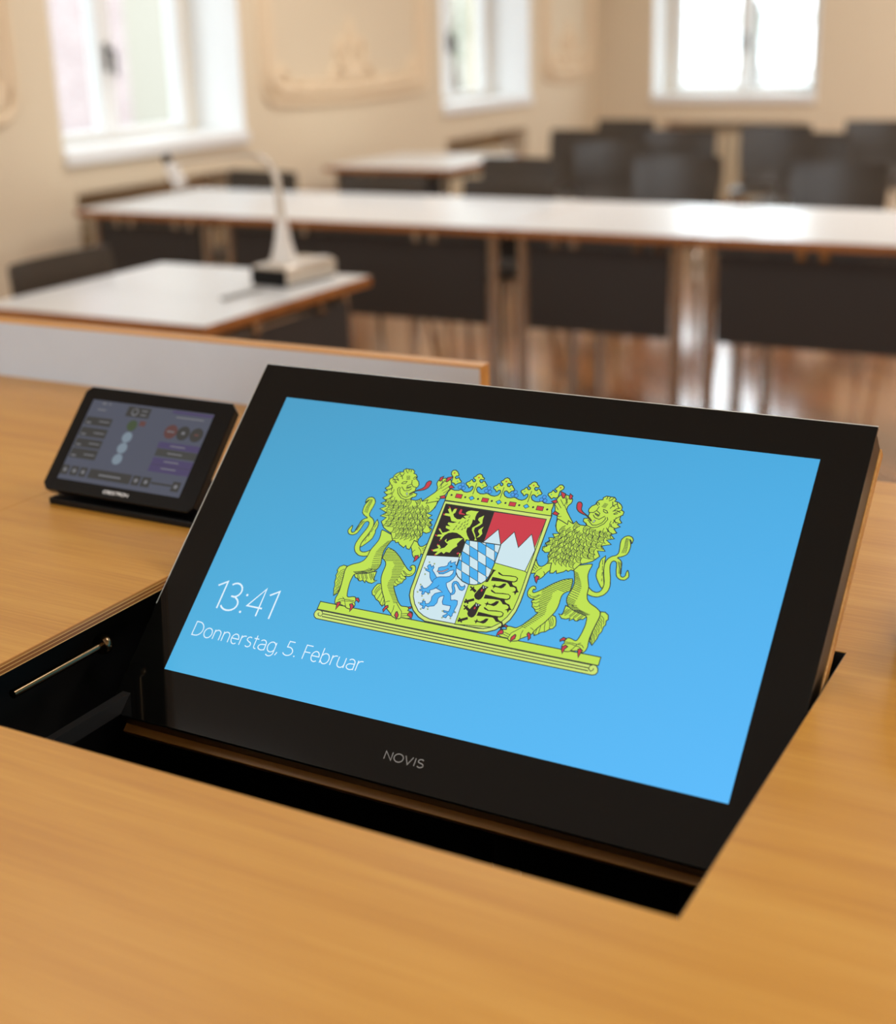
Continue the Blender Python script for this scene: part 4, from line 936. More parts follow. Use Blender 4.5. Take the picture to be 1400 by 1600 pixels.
sk 80 1918 1890 2857 1891
sk 60 2138 1978 2138 2082
sk 60 2384 1978 2384 2081
sk 60 2625 1978 2626 2081
fr 0 2052 1962 1996 1963 1996 1927 2052 1926
sk 50 2052 1962 1996 1963 1996 1927 2052 1926 2052 1962
fr 0 2290 1961 2234 1961 2234 1925 2290 1925
sk 50 2290 1961 2234 1961 2234 1925 2290 1925 2290 1961
fr 0 2533 1961 2477 1961 2477 1925 2533 1925
sk 50 2533 1961 2477 1961 2477 1925 2533 1925 2533 1961
fr 0 2772 1959 2716 1960 2716 1924 2772 1923
sk 50 2772 1959 2716 1960 2716 1924 2772 1923 2772 1959
fu 0 2166 1943 2141 1963 2116 1944 2141 1923
sk 50 2166 1943 2141 1963 2116 1944 2141 1923 2166 1943
fu 0 2409 1943 2384 1963 2359 1943 2384 1923
sk 50 2409 1943 2384 1963 2359 1943 2384 1923 2409 1943
fu 0 2651 1941 2626 1962 2601 1942 2625 1922
sk 50 2651 1941 2626 1962 2601 1942 2625 1922 2651 1941
fk 0 1967 1945 1965 1950 1960 1954 1954 1954 1949 1950 1948 1945 1949 1939 1954 1936 1960 1936 1965 1939
fk 0 2093 1943 2091 1949 2086 1952 2080 1952 2076 1949 2074 1943 2076 1938 2080 1934 2086 1934 2091 1938
fk 0 2208 1944 2207 1949 2202 1953 2196 1953 2191 1949 2189 1944 2191 1938 2196 1935 2202 1935 2207 1938
fk 0 2331 1944 2330 1949 2325 1953 2319 1953 2314 1949 2312 1944 2314 1938 2319 1935 2325 1935 2330 1938
fk 0 2453 1944 2451 1949 2447 1953 2441 1953 2436 1949 2434 1944 2436 1938 2441 1935 2447 1935 2451 1938
fk 0 2574 1942 2572 1948 2568 1951 2562 1951 2557 1948 2555 1942 2557 1937 2562 1933 2568 1933 2572 1937
fk 0 2695 1942 2693 1948 2688 1952 2683 1952 2678 1948 2676 1942 2678 1937 2683 1933 2688 1933 2693 1937
fk 0 2816 1941 2815 1947 2810 1950 2804 1950 2799 1947 2797 1941 2799 1936 2804 1932 2810 1932 2815 1936
fc 0 2037 2052 2035 2060 2029 2066 2021 2068 2013 2066 2007 2060 2005 2052 2007 2044 2013 2038 2021 2036 2029 2038 2035 2044
sn 50 2037 2052 2035 2060 2029 2066 2021 2068 2013 2066 2007 2060 2005 2052 2007 2044 2013 2038 2021 2036 2029 2038 2035 2044 2037 2052
fc 0 2020 2025 2018 2033 2012 2039 2004 2041 1996 2039 1990 2033 1988 2025 1990 2017 1996 2011 2004 2009 2012 2011 2018 2017
sn 50 2020 2025 2018 2033 2012 2039 2004 2041 1996 2039 1990 2033 1988 2025 1990 2017 1996 2011 2004 2009 2012 2011 2018 2017 2020 2025
fc 0 2056 2021 2054 2029 2048 2035 2040 2037 2032 2035 2027 2029 2024 2021 2027 2013 2032 2007 2040 2005 2048 2007 2054 2013
sn 50 2056 2021 2054 2029 2048 2035 2040 2037 2032 2035 2027 2029 2024 2021 2027 2013 2032 2007 2040 2005 2048 2007 2054 2013 2056 2021
fc 0 2276 2053 2274 2061 2268 2067 2260 2069 2252 2067 2246 2061 2244 2053 2246 2045 2252 2039 2260 2037 2268 2039 2274 2045
sn 50 2276 2053 2274 2061 2268 2067 2260 2069 2252 2067 2246 2061 2244 2053 2246 2045 2252 2039 2260 2037 2268 2039 2274 2045 2276 2053
fc 0 2259 2026 2257 2034 2251 2040 2243 2042 2235 2040 2229 2034 2227 2026 2229 2018 2235 2013 2243 2010 2251 2013 2257 2018
sn 50 2259 2026 2257 2034 2251 2040 2243 2042 2235 2040 2229 2034 2227 2026 2229 2018 2235 2013 2243 2010 2251 2013 2257 2018 2259 2026
fc 0 2294 2022 2292 2030 2286 2036 2278 2038 2270 2036 2265 2030 2262 2022 2265 2014 2270 2008 2278 2006 2286 2008 2292 2014
sn 50 2294 2022 2292 2030 2286 2036 2278 2038 2270 2036 2265 2030 2262 2022 2265 2014 2270 2008 2278 2006 2286 2008 2292 2014 2294 2022
fc 0 2511 2052 2509 2060 2503 2066 2495 2068 2487 2066 2481 2060 2479 2052 2481 2044 2487 2038 2495 2036 2503 2038 2509 2044
sn 50 2511 2052 2509 2060 2503 2066 2495 2068 2487 2066 2481 2060 2479 2052 2481 2044 2487 2038 2495 2036 2503 2038 2509 2044 2511 2052
fc 0 2494 2025 2492 2033 2486 2039 2478 2041 2470 2039 2464 2033 2462 2025 2464 2017 2470 2012 2478 2009 2486 2012 2492 2017
sn 50 2494 2025 2492 2033 2486 2039 2478 2041 2470 2039 2464 2033 2462 2025 2464 2017 2470 2012 2478 2009 2486 2012 2492 2017 2494 2025
fc 0 2529 2021 2527 2029 2521 2035 2513 2037 2505 2035 2499 2029 2497 2021 2499 2013 2505 2007 2513 2005 2521 2007 2527 2013
sn 50 2529 2021 2527 2029 2521 2035 2513 2037 2505 2035 2499 2029 2497 2021 2499 2013 2505 2007 2513 2005 2521 2007 2527 2013 2529 2021
fc 0 2764 2045 2762 2053 2756 2058 2748 2061 2740 2058 2734 2053 2732 2045 2734 2037 2740 2031 2748 2029 2756 2031 2762 2037
sn 50 2764 2045 2762 2053 2756 2058 2748 2061 2740 2058 2734 2053 2732 2045 2734 2037 2740 2031 2748 2029 2756 2031 2762 2037 2764 2045
fc 0 2747 2018 2745 2026 2739 2032 2731 2034 2723 2032 2717 2026 2715 2018 2717 2010 2723 2005 2731 2002 2739 2005 2745 2010
sn 50 2747 2018 2745 2026 2739 2032 2731 2034 2723 2032 2717 2026 2715 2018 2717 2010 2723 2005 2731 2002 2739 2005 2745 2010 2747 2018
fc 0 2781 2014 2779 2022 2773 2028 2765 2030 2757 2028 2751 2022 2749 2014 2751 2006 2757 2000 2765 1998 2773 2000 2779 2006
sn 50 2781 2014 2779 2022 2773 2028 2765 2030 2757 2028 2751 2022 2749 2014 2751 2006 2757 2000 2765 1998 2773 2000 2779 2006 2781 2014
fo 0 1918 2146 1916 2152 1910 2154 1904 2152 1902 2146 1904 2140 1910 2138 1916 2140
fo 0 2146 2135 2143 2141 2138 2143 2132 2141 2130 2135 2132 2129 2138 2127 2143 2129
fo 0 2393 2134 2390 2140 2385 2142 2379 2140 2377 2134 2379 2128 2385 2126 2390 2128
fo 0 2635 2133 2632 2138 2627 2141 2621 2138 2619 2133 2621 2127 2627 2125 2632 2127
fo 0 2863 2145 2861 2151 2855 2153 2850 2151 2847 2145 2850 2139 2855 2137 2861 2139
ft 0 1971 2074 1969 2079 1964 2081 1959 2079 1958 2074 1959 2070 1964 2068 1969 2070
ft 0 2086 2070 2084 2075 2080 2077 2075 2075 2073 2070 2075 2066 2080 2064 2084 2066
ft 0 2204 2072 2202 2076 2197 2078 2193 2076 2191 2072 2193 2067 2197 2065 2202 2067
ft 0 2334 2070 2332 2074 2327 2076 2323 2074 2321 2070 2323 2065 2327 2063 2332 2065
ft 0 2449 2071 2447 2076 2443 2078 2438 2076 2436 2071 2438 2066 2443 2065 2447 2066
ft 0 2576 2069 2574 2074 2570 2076 2565 2074 2563 2069 2565 2065 2570 2063 2574 2065
ft 0 2689 2071 2687 2075 2683 2077 2678 2075 2676 2071 2678 2066 2683 2064 2687 2066
ft 0 2806 2074 2804 2079 2799 2081 2795 2079 2793 2074 2795 2070 2799 2068 2804 2070
"""
def draw_records(dr, text, mirror=None):
    for ln in text.strip().split('\n'):
        t = ln.split(); kc = t[0]; w = int(t[1]) * 1e-5; n = [int(q) * 1e-4 for q in t[2:]]
        pts = [((mirror - n[i]) if mirror else n[i], n[i + 1]) for i in range(0, len(n), 2)]
        if kc[0] == 'f': dr.fill(pts, INK_ORDER.index(kc[1]))
        else: dr.stroke(pts, w, INK_ORDER.index(kc[1]))

# ================================================================== camera
cam = bpy.data.cameras.new('camera'); co = bpy.data.objects.new('camera', cam); COL.objects.link(co)
co.location = (0.71152, -0.79569, 0.43607 + DESK); co.rotation_euler = (1.25123, 0.02955, 0.50678)
cam.sensor_fit = 'AUTO'; cam.sensor_width = 36; cam.lens = 2173.81 / 1600 * 36
cam.shift_x = (700 - 680.52) / 1600; cam.shift_y = (768.39 - 800) / 1600
cam.clip_start = 0.02; cam.clip_end = 200
cam.dof.use_dof = True; cam.dof.focus_distance = 1.09; cam.dof.aperture_fstop = 3.7
bpy.context.scene.camera = co

# ================================================================== the room
XL, YB, XR, YF, ZC = -3.5, 9.3, 3.6, -3.4, 3.3      # left wall, back wall, right wall, front wall, ceiling
structure(MB().box(XL - .45, XR + .3, YF - .3, YB + .45, -0.08, 0).build('floor', M['floor']))
structure(MB().box(XL - .45, XR + .3, YF - .3, YB + .45, ZC, ZC + 0.1).build('ceiling', M['ceiling']))
structure(MB().box(XR, XR + .3, YF - .3, YB + .45, 0, ZC).build('wall_right', M['wall']))
FRONT_GAPS = [(-2.6, -1.2), (-.4, 1.0), (1.8, 3.2)]  # unseen openings added to hold the fill lamps
w = MB(); xs = [XL - .45] + [q for a in FRONT_GAPS for q in a] + [XR]
for i in range(0, len(xs), 2): w.box(xs[i], xs[i + 1], YF - .3, YF, 0, ZC)
for a, b in FRONT_GAPS: w.box(a, b, YF - .3, YF, 0, .9); w.box(a, b, YF - .3, YF, 2.7, ZC)
structure(w.build('wall_front', M['wall']))
LEFT_W = [(3.60, 4.86), (6.85, 8.09)]; SILL_L = 0.875; BACK_W = (-3.085, -1.87); SILL_B = 0.812; TOP = 2.55
w = MB(); ys = [YF] + [q for a in LEFT_W for q in a] + [YB + .45]
for i in range(0, len(ys), 2): w.box(XL - .45, XL, ys[i], ys[i + 1], 0, ZC)
for (a, b), nt_ in zip(LEFT_W, (0.757, 0.725)):
    w.box(XL - .45, XL, a, b, TOP, ZC); w.box(XL - .45, XL, a, b, nt_, SILL_L - .0)
    w.box(XL - .45, XL - .22, a, b, 0, nt_)
    w.box(XL - .22, XL, a, a + .05, 0, nt_); w.box(XL - .22, XL, b - .06, b, 0, nt_)
structure(w.build('wall_left', M['wall']))
w = MB(); a, b = BACK_W
w.box(XL, a, YB, YB + .45, 0, ZC); w.box(b, XR, YB, YB + .45, 0, ZC)
w.box(a, b, YB, YB + .45, TOP, ZC); w.box(a, b, YB, YB + .45, 0.675, SILL_B); w.box(a, b, YB + .22, YB + .45, 0, 0.675)
w.box(a, a + .10, YB, YB + .22, 0, .675); w.box(b - .06, b, YB, YB + .22, 0, .675)
structure(w.build('wall_back', M['wall']))

def window(name, width, sill_z, depth=0.30):
    """local frame: x along the wall, y into the wall, origin at the left end of the opening, wall face at y = 0"""
    t = bpy.data.objects.new(name, None); COL.objects.link(t); structure(t)
    H = TOP - sill_z
    MB().box(-.0, width, -.025, depth, 0, .058, bev=.006).build('sill', M['white_paint'], t)
    rv = MB(); rv.box(0, .012, 0, depth, .058, H); rv.box(width - .012, width, 0, depth, .058, H); rv.box(.012, width - .012, 0, depth, H - .012, H)
    rv.build('reveal', M['white_paint'], t)
    f = MB(); z0 = .058
    f.box(.012, .075, depth, depth + .07, z0, H); f.box(width - .075, width - .012, depth, depth + .07, z0, H)
    f.box(.075, width - .075, depth, depth + .07, z0, z0 + .012); f.box(.075, width - .075, depth, depth + .07, H - .06, H)
    f.build('frame', M['frame_paint'], t, bevel=.004)
    mid = width / 2
    for x0, x1 in ((.075, mid), (mid, width - .075)):
        s = MB(); d0, d1 = depth - .015, depth + .05
        s.box(x0, x0 + .05, d0, d1, z0 + .012, H - .06); s.box(x1 - .05, x1, d0, d1, z0 + .012, H - .06)
        s.box(x0 + .05, x1 - .05, d0, d1, z0 + .012, z0 + .048); s.box(x0 + .05, x1 - .05, d0, d1, H - .12, H - .06)
        so = s.build('sash', M['white_paint'], t, bevel=.004)
        MB().box(x0 + .05, x1 - .05, depth + .014, depth + .02, z0 + .048, H - .12).build('pane', M['glass'], so)
    h = MB(); h.box(mid - .012, mid + .012, depth - .028, depth - .015, .36, .48); h.tube([(mid, depth - .02, .45), (mid, depth - .06, .45), (mid + .01, depth - .062, .44), (mid + .012, depth - .06, .34)], .009, 8)
    h.build('handle', M['dark_metal'], t, smooth=True)
    return t
for i, (a, b) in enumerate(LEFT_W):
    t = window('window_%d' % (i + 1), b - a, SILL_L); t.location = (XL, a, SILL_L); t.rotation_euler = (0, 0, radians(90))
t = window('window_3', BACK_W[1] - BACK_W[0], SILL_B); t.location = (BACK_W[0], YB, SILL_B)

# stucco panels on the left wall (relief, in the wall's plane)
def stucco_panel(n, y0, y1, z0, crest):
    m = MB(); x = XL + .004
    def path(off, r):
        a, b, c = y0 + off, y1 - off, z0 + off
        pts = [(x, a, 2.5)] + [(x, a, z) for z in (2.0, 1.6, c + .30)]
        pts += [(x, a + .10 - .10 * cos(radians(k)), c + .16 - .10 * sin(radians(k)) ) for k in range(0, 91, 15)]
        pts += [(x, a + (b - a) * k / 10, c + .06 - .02 * sin(pi * k / 10)) for k in range(2, 9)]
        pts += [(x, b - .10 + .10 * sin(radians(k)), c + .16 - .10 * cos(radians(k))) for k in range(0, 91, 15)]
        pts += [(x, b, z) for z in (c + .30, 1.6, 2.0, 2.5)]
        m.tube(pts, r, 8)
    path(0, .020); path(.055, .028); path(.10, .012)
    def scroll(cy, cz, R, d, turns=1.6):
        m.tube([(x, cy + d * R * (1 - k / 30) * cos(k / 22 * turns * 2 * pi), cz + R * (1 - k / 30) * sin(k / 22 * turns * 2 * pi)) for k in range(23)], [.022 - .0006 * k for k in range(23)], 8)
    if crest:
        cy = (y0 + y1) / 2; cz = z0 + .09
        for d in (-1, 1):
            scroll(cy + d * .13, cz + .05, .09, d); scroll(cy + d * .09, cz + .20, .065, -d)
            scroll(y0 + .16 if d < 0 else y1 - .16, z0 + .16, .07, d)
            m.tube([(x, cy + d * .2, cz), (x, cy + d * .34, cz + .06), (x, cy + d * .48, cz + .02)], [.02, .018, .006], 8)
            m.tube([(x, cy + d * .05, cz + .1), (x, cy + d * .03, cz + .26), (x, cy, cz + .36)], [.022, .018, .012], 8)
        m.lathe([(.0, -.03), (.05, 0), (.055, .04), (.03, .09), (.0, .11)], (x, cy, cz + .05), 12, sx=.5)
    return structure(m.build('trim_%d' % n, M['stucco'], smooth=True))
stucco_panel(1, 1.70, 3.36, 1.02, True); stucco_panel(2, 5.02, 6.66, 0.985, True); stucco_panel(3, 8.29, 9.17, 0.965, True)

# radiators in the niches under the windows
def radiator(label, width, loc, rot):
    t = thing('radiator', label, 'radiator', loc, rot, 'radiators in the window niches')
    c = MB(); n = int(width / .06)
    for i in range(n):
        x = (i - (n - 1) / 2) * .06
        c.box(x - .024, x + .024, -.04, .04, .10, .62, bev=.012)
    c.build('columns', M['radiator'], t)
    for hz in (.14, .58): MB().tube([(-width / 2, 0, hz), (width / 2, 0, hz)], .016, 10).build('header_pipe', M['radiator'], t, smooth=True)
    for s in (-1, 1): MB().box(s * width * .4 - .015, s * width * .4 + .015, -.03, .03, 0, .10).build('foot', M['radiator'], t)
    v = MB(); v.lathe([(.018, 0), (.022, .01), (.022, .05), (.014, .06)], (width / 2 + .03, 0, .56), 14); v.build('valve', M['white_paint'], t, smooth=True)
    return t
radiator('cream radiator in the niche under the near left window', 0.86, (XL - .11, 4.22, 0), (0, 0, radians(90)))
radiator('cream radiator in the niche under the far left window', 0.86, (XL - .11, 7.46, 0), (0, 0, radians(90)))
radiator('cream radiator in the niche under the back window', 0.80, (-2.46, YB + .11, 0), (0, 0, 0))

# ================================================================== outside the windows
structure(MB().box(-40, 30, YB + .6, 60, -.6, -.5).build('ground', M['paving']))
structure(MB().box(-40, XL - .6, -15, YB + .6, -.6, -.5).build('ground', M['paving']))
bt = thing('brick_building', 'red brick building standing outside the left windows', 'building', (-12.5, 9.0, -.5))
MB().box(-4, 0, -14.0, 5.4, 0, 7.0).build('wall', M['brick'], bt)
MB().prism([(-4.4, 7), (.4, 7), (-2, 9.2)], -14.2, 5.6, Matrix(((1, 0, 0, 0), (0, 0, 1, 0), (0, 1, 0, 0), (0, 0, 0, 1)))).build('roof', M['roof'], bt)
pt = thing('plaster_building', 'pale plastered building beyond the brick one, seen through the left windows', 'building', (-15.5, 17.5, -.5))
MB().box(-4, 0, -0.8, 14, 0, 6.5).build('wall', M['plaster'], pt)
MB().prism([(-4.4, 6.5), (.4, 6.5), (-2, 8.4)], -0.8, 14.2, Matrix(((1, 0, 0, 0), (0, 0, 1, 0), (0, 1, 0, 0), (0, 0, 0, 1)))).build('roof', M['roof'], pt)
def tree(label, loc, s, seed):
    t = thing('tree', label, 'tree', loc, (0, 0, seed), 'trees outside the windows')
    MB().tube([(0, 0, 0), (.05, 0, 1.0 * s), (-.05, .05, 2.2 * s)], [.16 * s, .12 * s, .05 * s], 10).build('trunk', M['bark'], t, smooth=True)
    rnd = random.Random(seed); c = MB()
    for k in range(420):
        th = rnd.uniform(0, 2 * pi); ph = math.acos(rnd.uniform(-1, 1)); r = 1.25 * s * rnd.uniform(.45, 1)
        p = Vector((r * sin(ph) * cos(th), r * sin(ph) * sin(th), 2.3 * s + r * .9 * cos(ph)))
        q = Matrix.Rotation(rnd.uniform(0, 6), 4, 'X') @ Matrix.Rotation(rnd.uniform(0, 6), 4, 'Z'); l = .16 * s
        vs = [p + (q @ Vector(v)) for v in ((-l, 0, 0), (0, -l * .5, .02), (l, 0, 0), (0, l * .5, .02))]
        c.add(vs, [[0, 1, 2, 3]])
    c.build('crown', M['leaf'], t)
    return t
tree('yellow green tree seen through the far left window', (-8.2, 15.6, -.5), 1.1, 2)
tree('bare pale tree seen through the left pane of the back window', (-6.6, 23.5, -.5), 1.0, 5)

# ================================================================== the desk with its opening
OX0, OX1, OY0, OY1 = -0.0395, 0.5140, -0.2087, 0.1477     # opening in the desk top
DX0, DX1, DY0, DY1 = -1.35, 1.75, -0.46, 0.557            # desk top outline
TH = 0.009
desk = thing('speaker_desk', 'oak veneered speaker desk with a cut-out for the pop-up monitor', 'desk', (0, 0, DESK))
top = MB()
SEAM = -0.305
top.box(DX0, OX1 + .0, DY0, OY0, -TH, 0)                      # front strip
top.box(SEAM + .0004, OX0, OY0, DY1, -TH, 0); top.box(DX0, SEAM - .0004, OY0, DY1, -TH, 0)
top.box(OX0, OX1, OY1, DY1, -TH, 0)                           # behind the opening
top.box(OX1, DX1, DY0, DY1, -TH, 0)                           # right board
top.build('tabletop', M['oak'], desk)
MB().box(OX0, OX0 + .0008, OY0, OY1, -TH, -.0001).build('plywood_edge', M['ply'], desk)['label'] = 'layered plywood edge of the opening'
e = MB(); e.box(DX0, DX1, DY0 - .012, DY0, -.03, 0); e.box(.03, DX1, DY1, DY1 + .002, -.03, 0); e.box(DX0 - .012, DX0, DY0, DY1, -.03, 0); e.box(DX1, DX1 + .012, DY0, DY1, -.03, 0)
e.build('edge_band', M['oak_edge'], desk)
sub = MB(); g = .05
sub.box(DX0 + .02, OX0 - g, DY0 + .02, DY1 - .02, -.03, -TH); sub.box(OX1 + .006, DX1 - .02, DY0 + .02, DY1 - .02, -.03, -TH)
sub.box(OX0 - g, OX1 + .006, DY0 + .02, OY0 - .006, -.03, -TH); sub.box(OX0 - g, OX1 + .006, OY1 + .006, DY1 - .02, -.03, -TH)
sub.box(OX0 + .001, OX1, OY1 - .0008, OY1, -.03, -.0006); sub.box(OX1 - .0008, OX1, OY0, OY1, -.03, -.0006); sub.box(OX0, OX1, OY0, OY0 + .0008, -.03, -.0006)
sub.build('subframe', M['black_well'], desk)
wl = MB(); zb = -.34
wl.box(OX0 - g - .01, OX0 - g, OY0 - .02, OY1 + .02, zb, -.03); wl.box(OX1 + .006, OX1 + .016, OY0 - .02, OY1 + .02, zb, -.03)
wl.box(OX0 - g, OX1 + .006, OY0 - .016, OY0 - .006, zb, -.03); wl.box(OX0 - g, OX1 + .006, OY1 + .006, OY1 + .016, zb, -.03)
wl.box(OX0 - g, OX1 + .006, OY0 - .006, OY1 + .006, zb - .01, zb)
wl.build('well', M['black_well'], desk)['label'] = 'black well under the opening'
for s in (0, 1):
    x0 = DX0 + .03 if s == 0 else DX1 - .07
    MB().box(x0, x0 + .04, DY0 + .05, DY1 - .03, -DESK, -.03).build('side_panel', M['oak_edge'], desk)
MB().box(DX0 + .07, DX1 - .07, DY1 - .06, DY1 - .03, -DESK + .05, -.03).build('front_panel', M['oak_edge'], desk)
# light grey upright panel along the rear edge
pn = MB().box(DX0, .0055, DY1 + .0, DY1 + .018, -.25, .0755).build('screen_panel', M['panel_white'], desk); pn['label'] = 'light grey upright panel with oak edging along the rear of the desk'
eb = MB(); eb.box(DX0, .0075, DY1 - .0006, DY1 + .019, .0755, .0785); eb.box(.0055, .0075, DY1 - .0006, DY1 + .019, -.25, .0755)
eb.build('edging', M['oak_edge'], pn)

# ================================================================== the pop-up monitor
O_Y, O_Z = -0.00261, DESK - 0.05392
mon = thing('popup_monitor', 'large black pop-up monitor showing a blue screen with a lion crest', 'monitor', (0, O_Y, O_Z), (TILT, 0, 0))
U0, U1, V0, V1 = -.0370, .5110, -.0462, .3010; SW, SH = .476, .476 * 9 / 16
MB().box(U0, U1, V0, V1, -.003, -.0002, bev=.0009).build('front_glass', M['black_glass'], mon)
ge = MB(); ge.box(U0, U1, V1, V1 + .0007, -.003, -.0006); ge.box(U0 - .0007, U0, V0 + .10, V1 + .0007, -.003, -.0006)  # pale strips paint the sky's reflection along the top and left edge
MB().box(U0 + .0012, U1 - .0012, V0 + .0012, V1 - .0012, -.030, -.003, bev=.0015).build('housing', M['anodised'], mon)
ge.build('glass_rim', M['glass_edge'], mon)['label'] = 'bright ground edge of the glass'
MB().box(U0, U1, V0 - .0055, V1 - .001, -.039, -.030, bev=.0008).build('oak_back', M['oak_lid'], mon)['label'] = 'oak veneered back that closes the desk'
scr = MB().box(0, SW, 0, SH, -.0006, .00005).build('screen', M['screen'], mon); scr['label'] = 'lit blue display'
em = Drawing()
draw_records(em, BASE); draw_records(em, LION); draw_records(em, LION, mirror=2 * .2384); draw_records(em, SHIELD)
em.build('crest', [INK[k] for k in INK_ORDER], scr)['label'] = 'coat of arms with two gold lions, crown and quartered shield'
d = Drawing(z0=.0003); letters(d, '13:41', .0140, .0602, .0250, .0672, .00145); d.build('clock', [M['text_white']], scr)['label'] = 'time 13:41 in thin white figures'
d = Drawing(z0=.0003); letters(d, 'Donnerstag, 5. Februar', .0100, .0335, .0120, .1655, .00085); d.build('date', [M['text_white']], scr)['label'] = 'date Donnerstag, 5. Februar in thin white letters'
M['logo'] = mat('grey print', srgb(150, 150, 150), rough=0.5)
d = Drawing(z0=-.0001); letters(d, 'NOVIS', .2205, -.0273, .0061, .0345, .0008); d.build('maker_mark', [M['logo']], mon)['label'] = 'small grey lettering'
# lift that carries the monitor, inside the well
RT = Matrix.Rotation(-TILT, 4, 'X')
def loc(x, y, z): return RT @ Vector((x, y - O_Y, z - O_Z))
for x in (.26, .42):
    MB().tube([loc(x, .10, DESK - .34), loc(x, .10, DESK - .06)], .012, 12).build('lift_column', M['dark_metal'], mon, smooth=True)
    MB().tube([loc(x, .10, DESK - .07), loc(x, .085, DESK - .04), RT @ (Matrix.Rotation(TILT, 4, 'X') @ Vector((x, .10, -.041)))], .009, 10).build('hinge_arm', M['dark_metal'], mon, smooth=True)
rod = MB().tube([(-.048, -.121, DESK - .034), (-.048, -.024, DESK - .034)], .0036, 14)
rod.lathe([(.0075, 0), (.0085, .002), (.0085, .006), (.0075, .008)], (0, 0, 0), 20)
n = 20 * 4
for i in range(len(rod.v) - n, len(rod.v)):
    vx, vy, vz = rod.v[i]; rod.v[i] = (-.048 + vx, -.024 + vz, DESK - .034 + vy)
tag(rod.build('guide_rod', M['black_gloss'], smooth=True), 'thin polished bronze rod in the left side of the black well', 'rod')
tag(MB().box(-.030, -.022, -.205, .14, DESK - .085, DESK - .072).build('guide_rail', M['rail']), 'dark grey flat rail low in the left side of the black well', 'rail')

# ================================================================== the touch panel
PT = radians(46); PW, PH = .190, .119
tp = thing('touch_panel', 'small black touch panel on a tilted stand left of the monitor', 'touch panel', (-.286, .162, DESK))
face = bpy.data.objects.new('housing', None)
R46 = Matrix.Translation((0, 0, .015)) @ Matrix.Rotation(PT, 4, 'X')
hb = MB(); ch = .006
poly = [(ch, 0), (PW - ch, 0), (PW, ch), (PW, PH - ch), (PW - ch, PH), (ch, PH), (0, PH - ch), (0, ch)]
def ring(o, z): return [R46 @ Vector((o + (x - 0) * (PW - 2 * o) / PW, o + y * (PH - 2 * o) / PH, z)) for x, y in poly]
r0, r1, r2, r3 = ring(.0006, 0), ring(0, -.0012), ring(.001, -.010), ring(.016, -.026)
vs = r0 + r1 + r2 + r3; fs = [list(range(8)), [24 + i for i in range(8)][::-1]]
for k in range(3): fs += [[k * 8 + i, k * 8 + (i + 1) % 8, (k + 1) * 8 + (i + 1) % 8, (k + 1) * 8 + i] for i in range(8)]
hb.add(vs, fs); hb.build('housing', M['black_plastic'], tp)
MB().box(.011, .200, -.002, .112, 0, .007, bev=.0015).build('base_plate', M['black_plastic'], tp)
st = MB(); q = [R46 @ Vector((x, y, z)) for x, y, z in ((.05, .02, -.024), (.14, .02, -.024), (.14, .07, -.024), (.05, .07, -.024))]
st.add([(.05, .035, .006), (.14, .035, .006), (.14, .10, .006), (.05, .10, .006)] + q, [[3, 2, 1, 0], [4, 5, 6, 7], [0, 1, 5, 4], [1, 2, 6, 5], [2, 3, 7, 6], [3, 0, 4, 7]]); st.build('stand', M['black_plastic'], tp)
UI = {'bg': lit('panel backdrop', 80, 83, 96), 'd': lit('panel dark key', 60, 59, 57), 'v': lit('panel violet key', 74, 66, 98), 'e': lit('panel grey key', 66, 66, 64), 'm': lit('panel maroon', 96, 66, 62),
      'g': lit('panel green dot', 66, 78, 56), 'w': lit('panel pale dot', 120, 134, 146), 'r': lit('panel red key', 92, 62, 60), 'x': lit('panel marks', 116, 116, 120), 'y': lit('panel backdrop lower', 72, 75, 84)}
UO = list(UI)
ps = MB().box(.015, .169, .0132, .1043, -.0004, .0001).build('screen', UI['bg'], tp, loc=(0, 0, .015), rot=(PT, 0, 0)); ps['label'] = 'dim lit control screen'
ud = Drawing(z0=.00015, dz=.000004)
def R4(k, x0, y0, x1, y1): ud.fill([(x0 * 1e-4, y0 * 1e-4), (x1 * 1e-4, y0 * 1e-4), (x1 * 1e-4, y1 * 1e-4), (x0 * 1e-4, y1 * 1e-4)], UO.index(k))
def CI(k, x, y, r): ud.fill([((x + r * cos(a * pi / 10)) * 1e-4, (y + r * sin(a * pi / 10)) * 1e-4) for a in range(20)], UO.index(k))
for y0, y1 in ((755, 848), (622, 726), (501, 598), (376, 485)):
    R4('d', 167, y0, 508, y1); R4('x', 190, y0 + 18, 250, y0 + 34); R4('x', 345, y0 + 45, 480, y0 + 57)
R4('d', 635, 903, 928, 1017); CI('x', 738, 959, 42); CI('d', 738, 962, 30); R4('x', 820, 975, 890, 987); R4('x', 820, 930, 890, 942)
R4('x', 290, 1000, 340, 1020); R4('x', 375, 1000, 400, 1020); R4('x', 260, 930, 370, 944)
for x0, x1 in ((152, 246), (272, 370), (390, 480), (512, 1045), (1066, 1160), (1180, 1290), (1555, 1650)): R4('d', x0, 183, x1, 288)
for x in (199, 321, 435, 1113, 1235, 1602): CI('x', x, 236, 22)
R4('x', 640, 224, 920, 240); R4('d', 1300, 227, 1552, 249)
R4('v', 1192, 999, 1690, 1032); R4('x', 1260, 955, 1600, 968); R4('v', 1188, 613, 1690, 681); R4('v', 1198, 356, 1690, 508); R4('e', 1198, 526, 1690, 608); R4('d', 1198, 429, 1690, 433)
for y in (640, 560, 470, 395): R4('x', 1340, y, 1520, y + 12)
R4('m', 855, 815, 930, 872); CI('g', 776, 808, 62)
for y in (675, 552, 427): CI('w', 779, y, 60)
for x, k in ((1271, 'r'), (1424, 'd'), (1586, 'd')): CI(k, x, 799, 78)
R4('x', 1225, 792, 1315, 806); R4('x', 1405, 785, 1443, 815); R4('m', 1560, 788, 1612, 810)
ud.build('control_keys', [UI[k] for k in UO], ps)
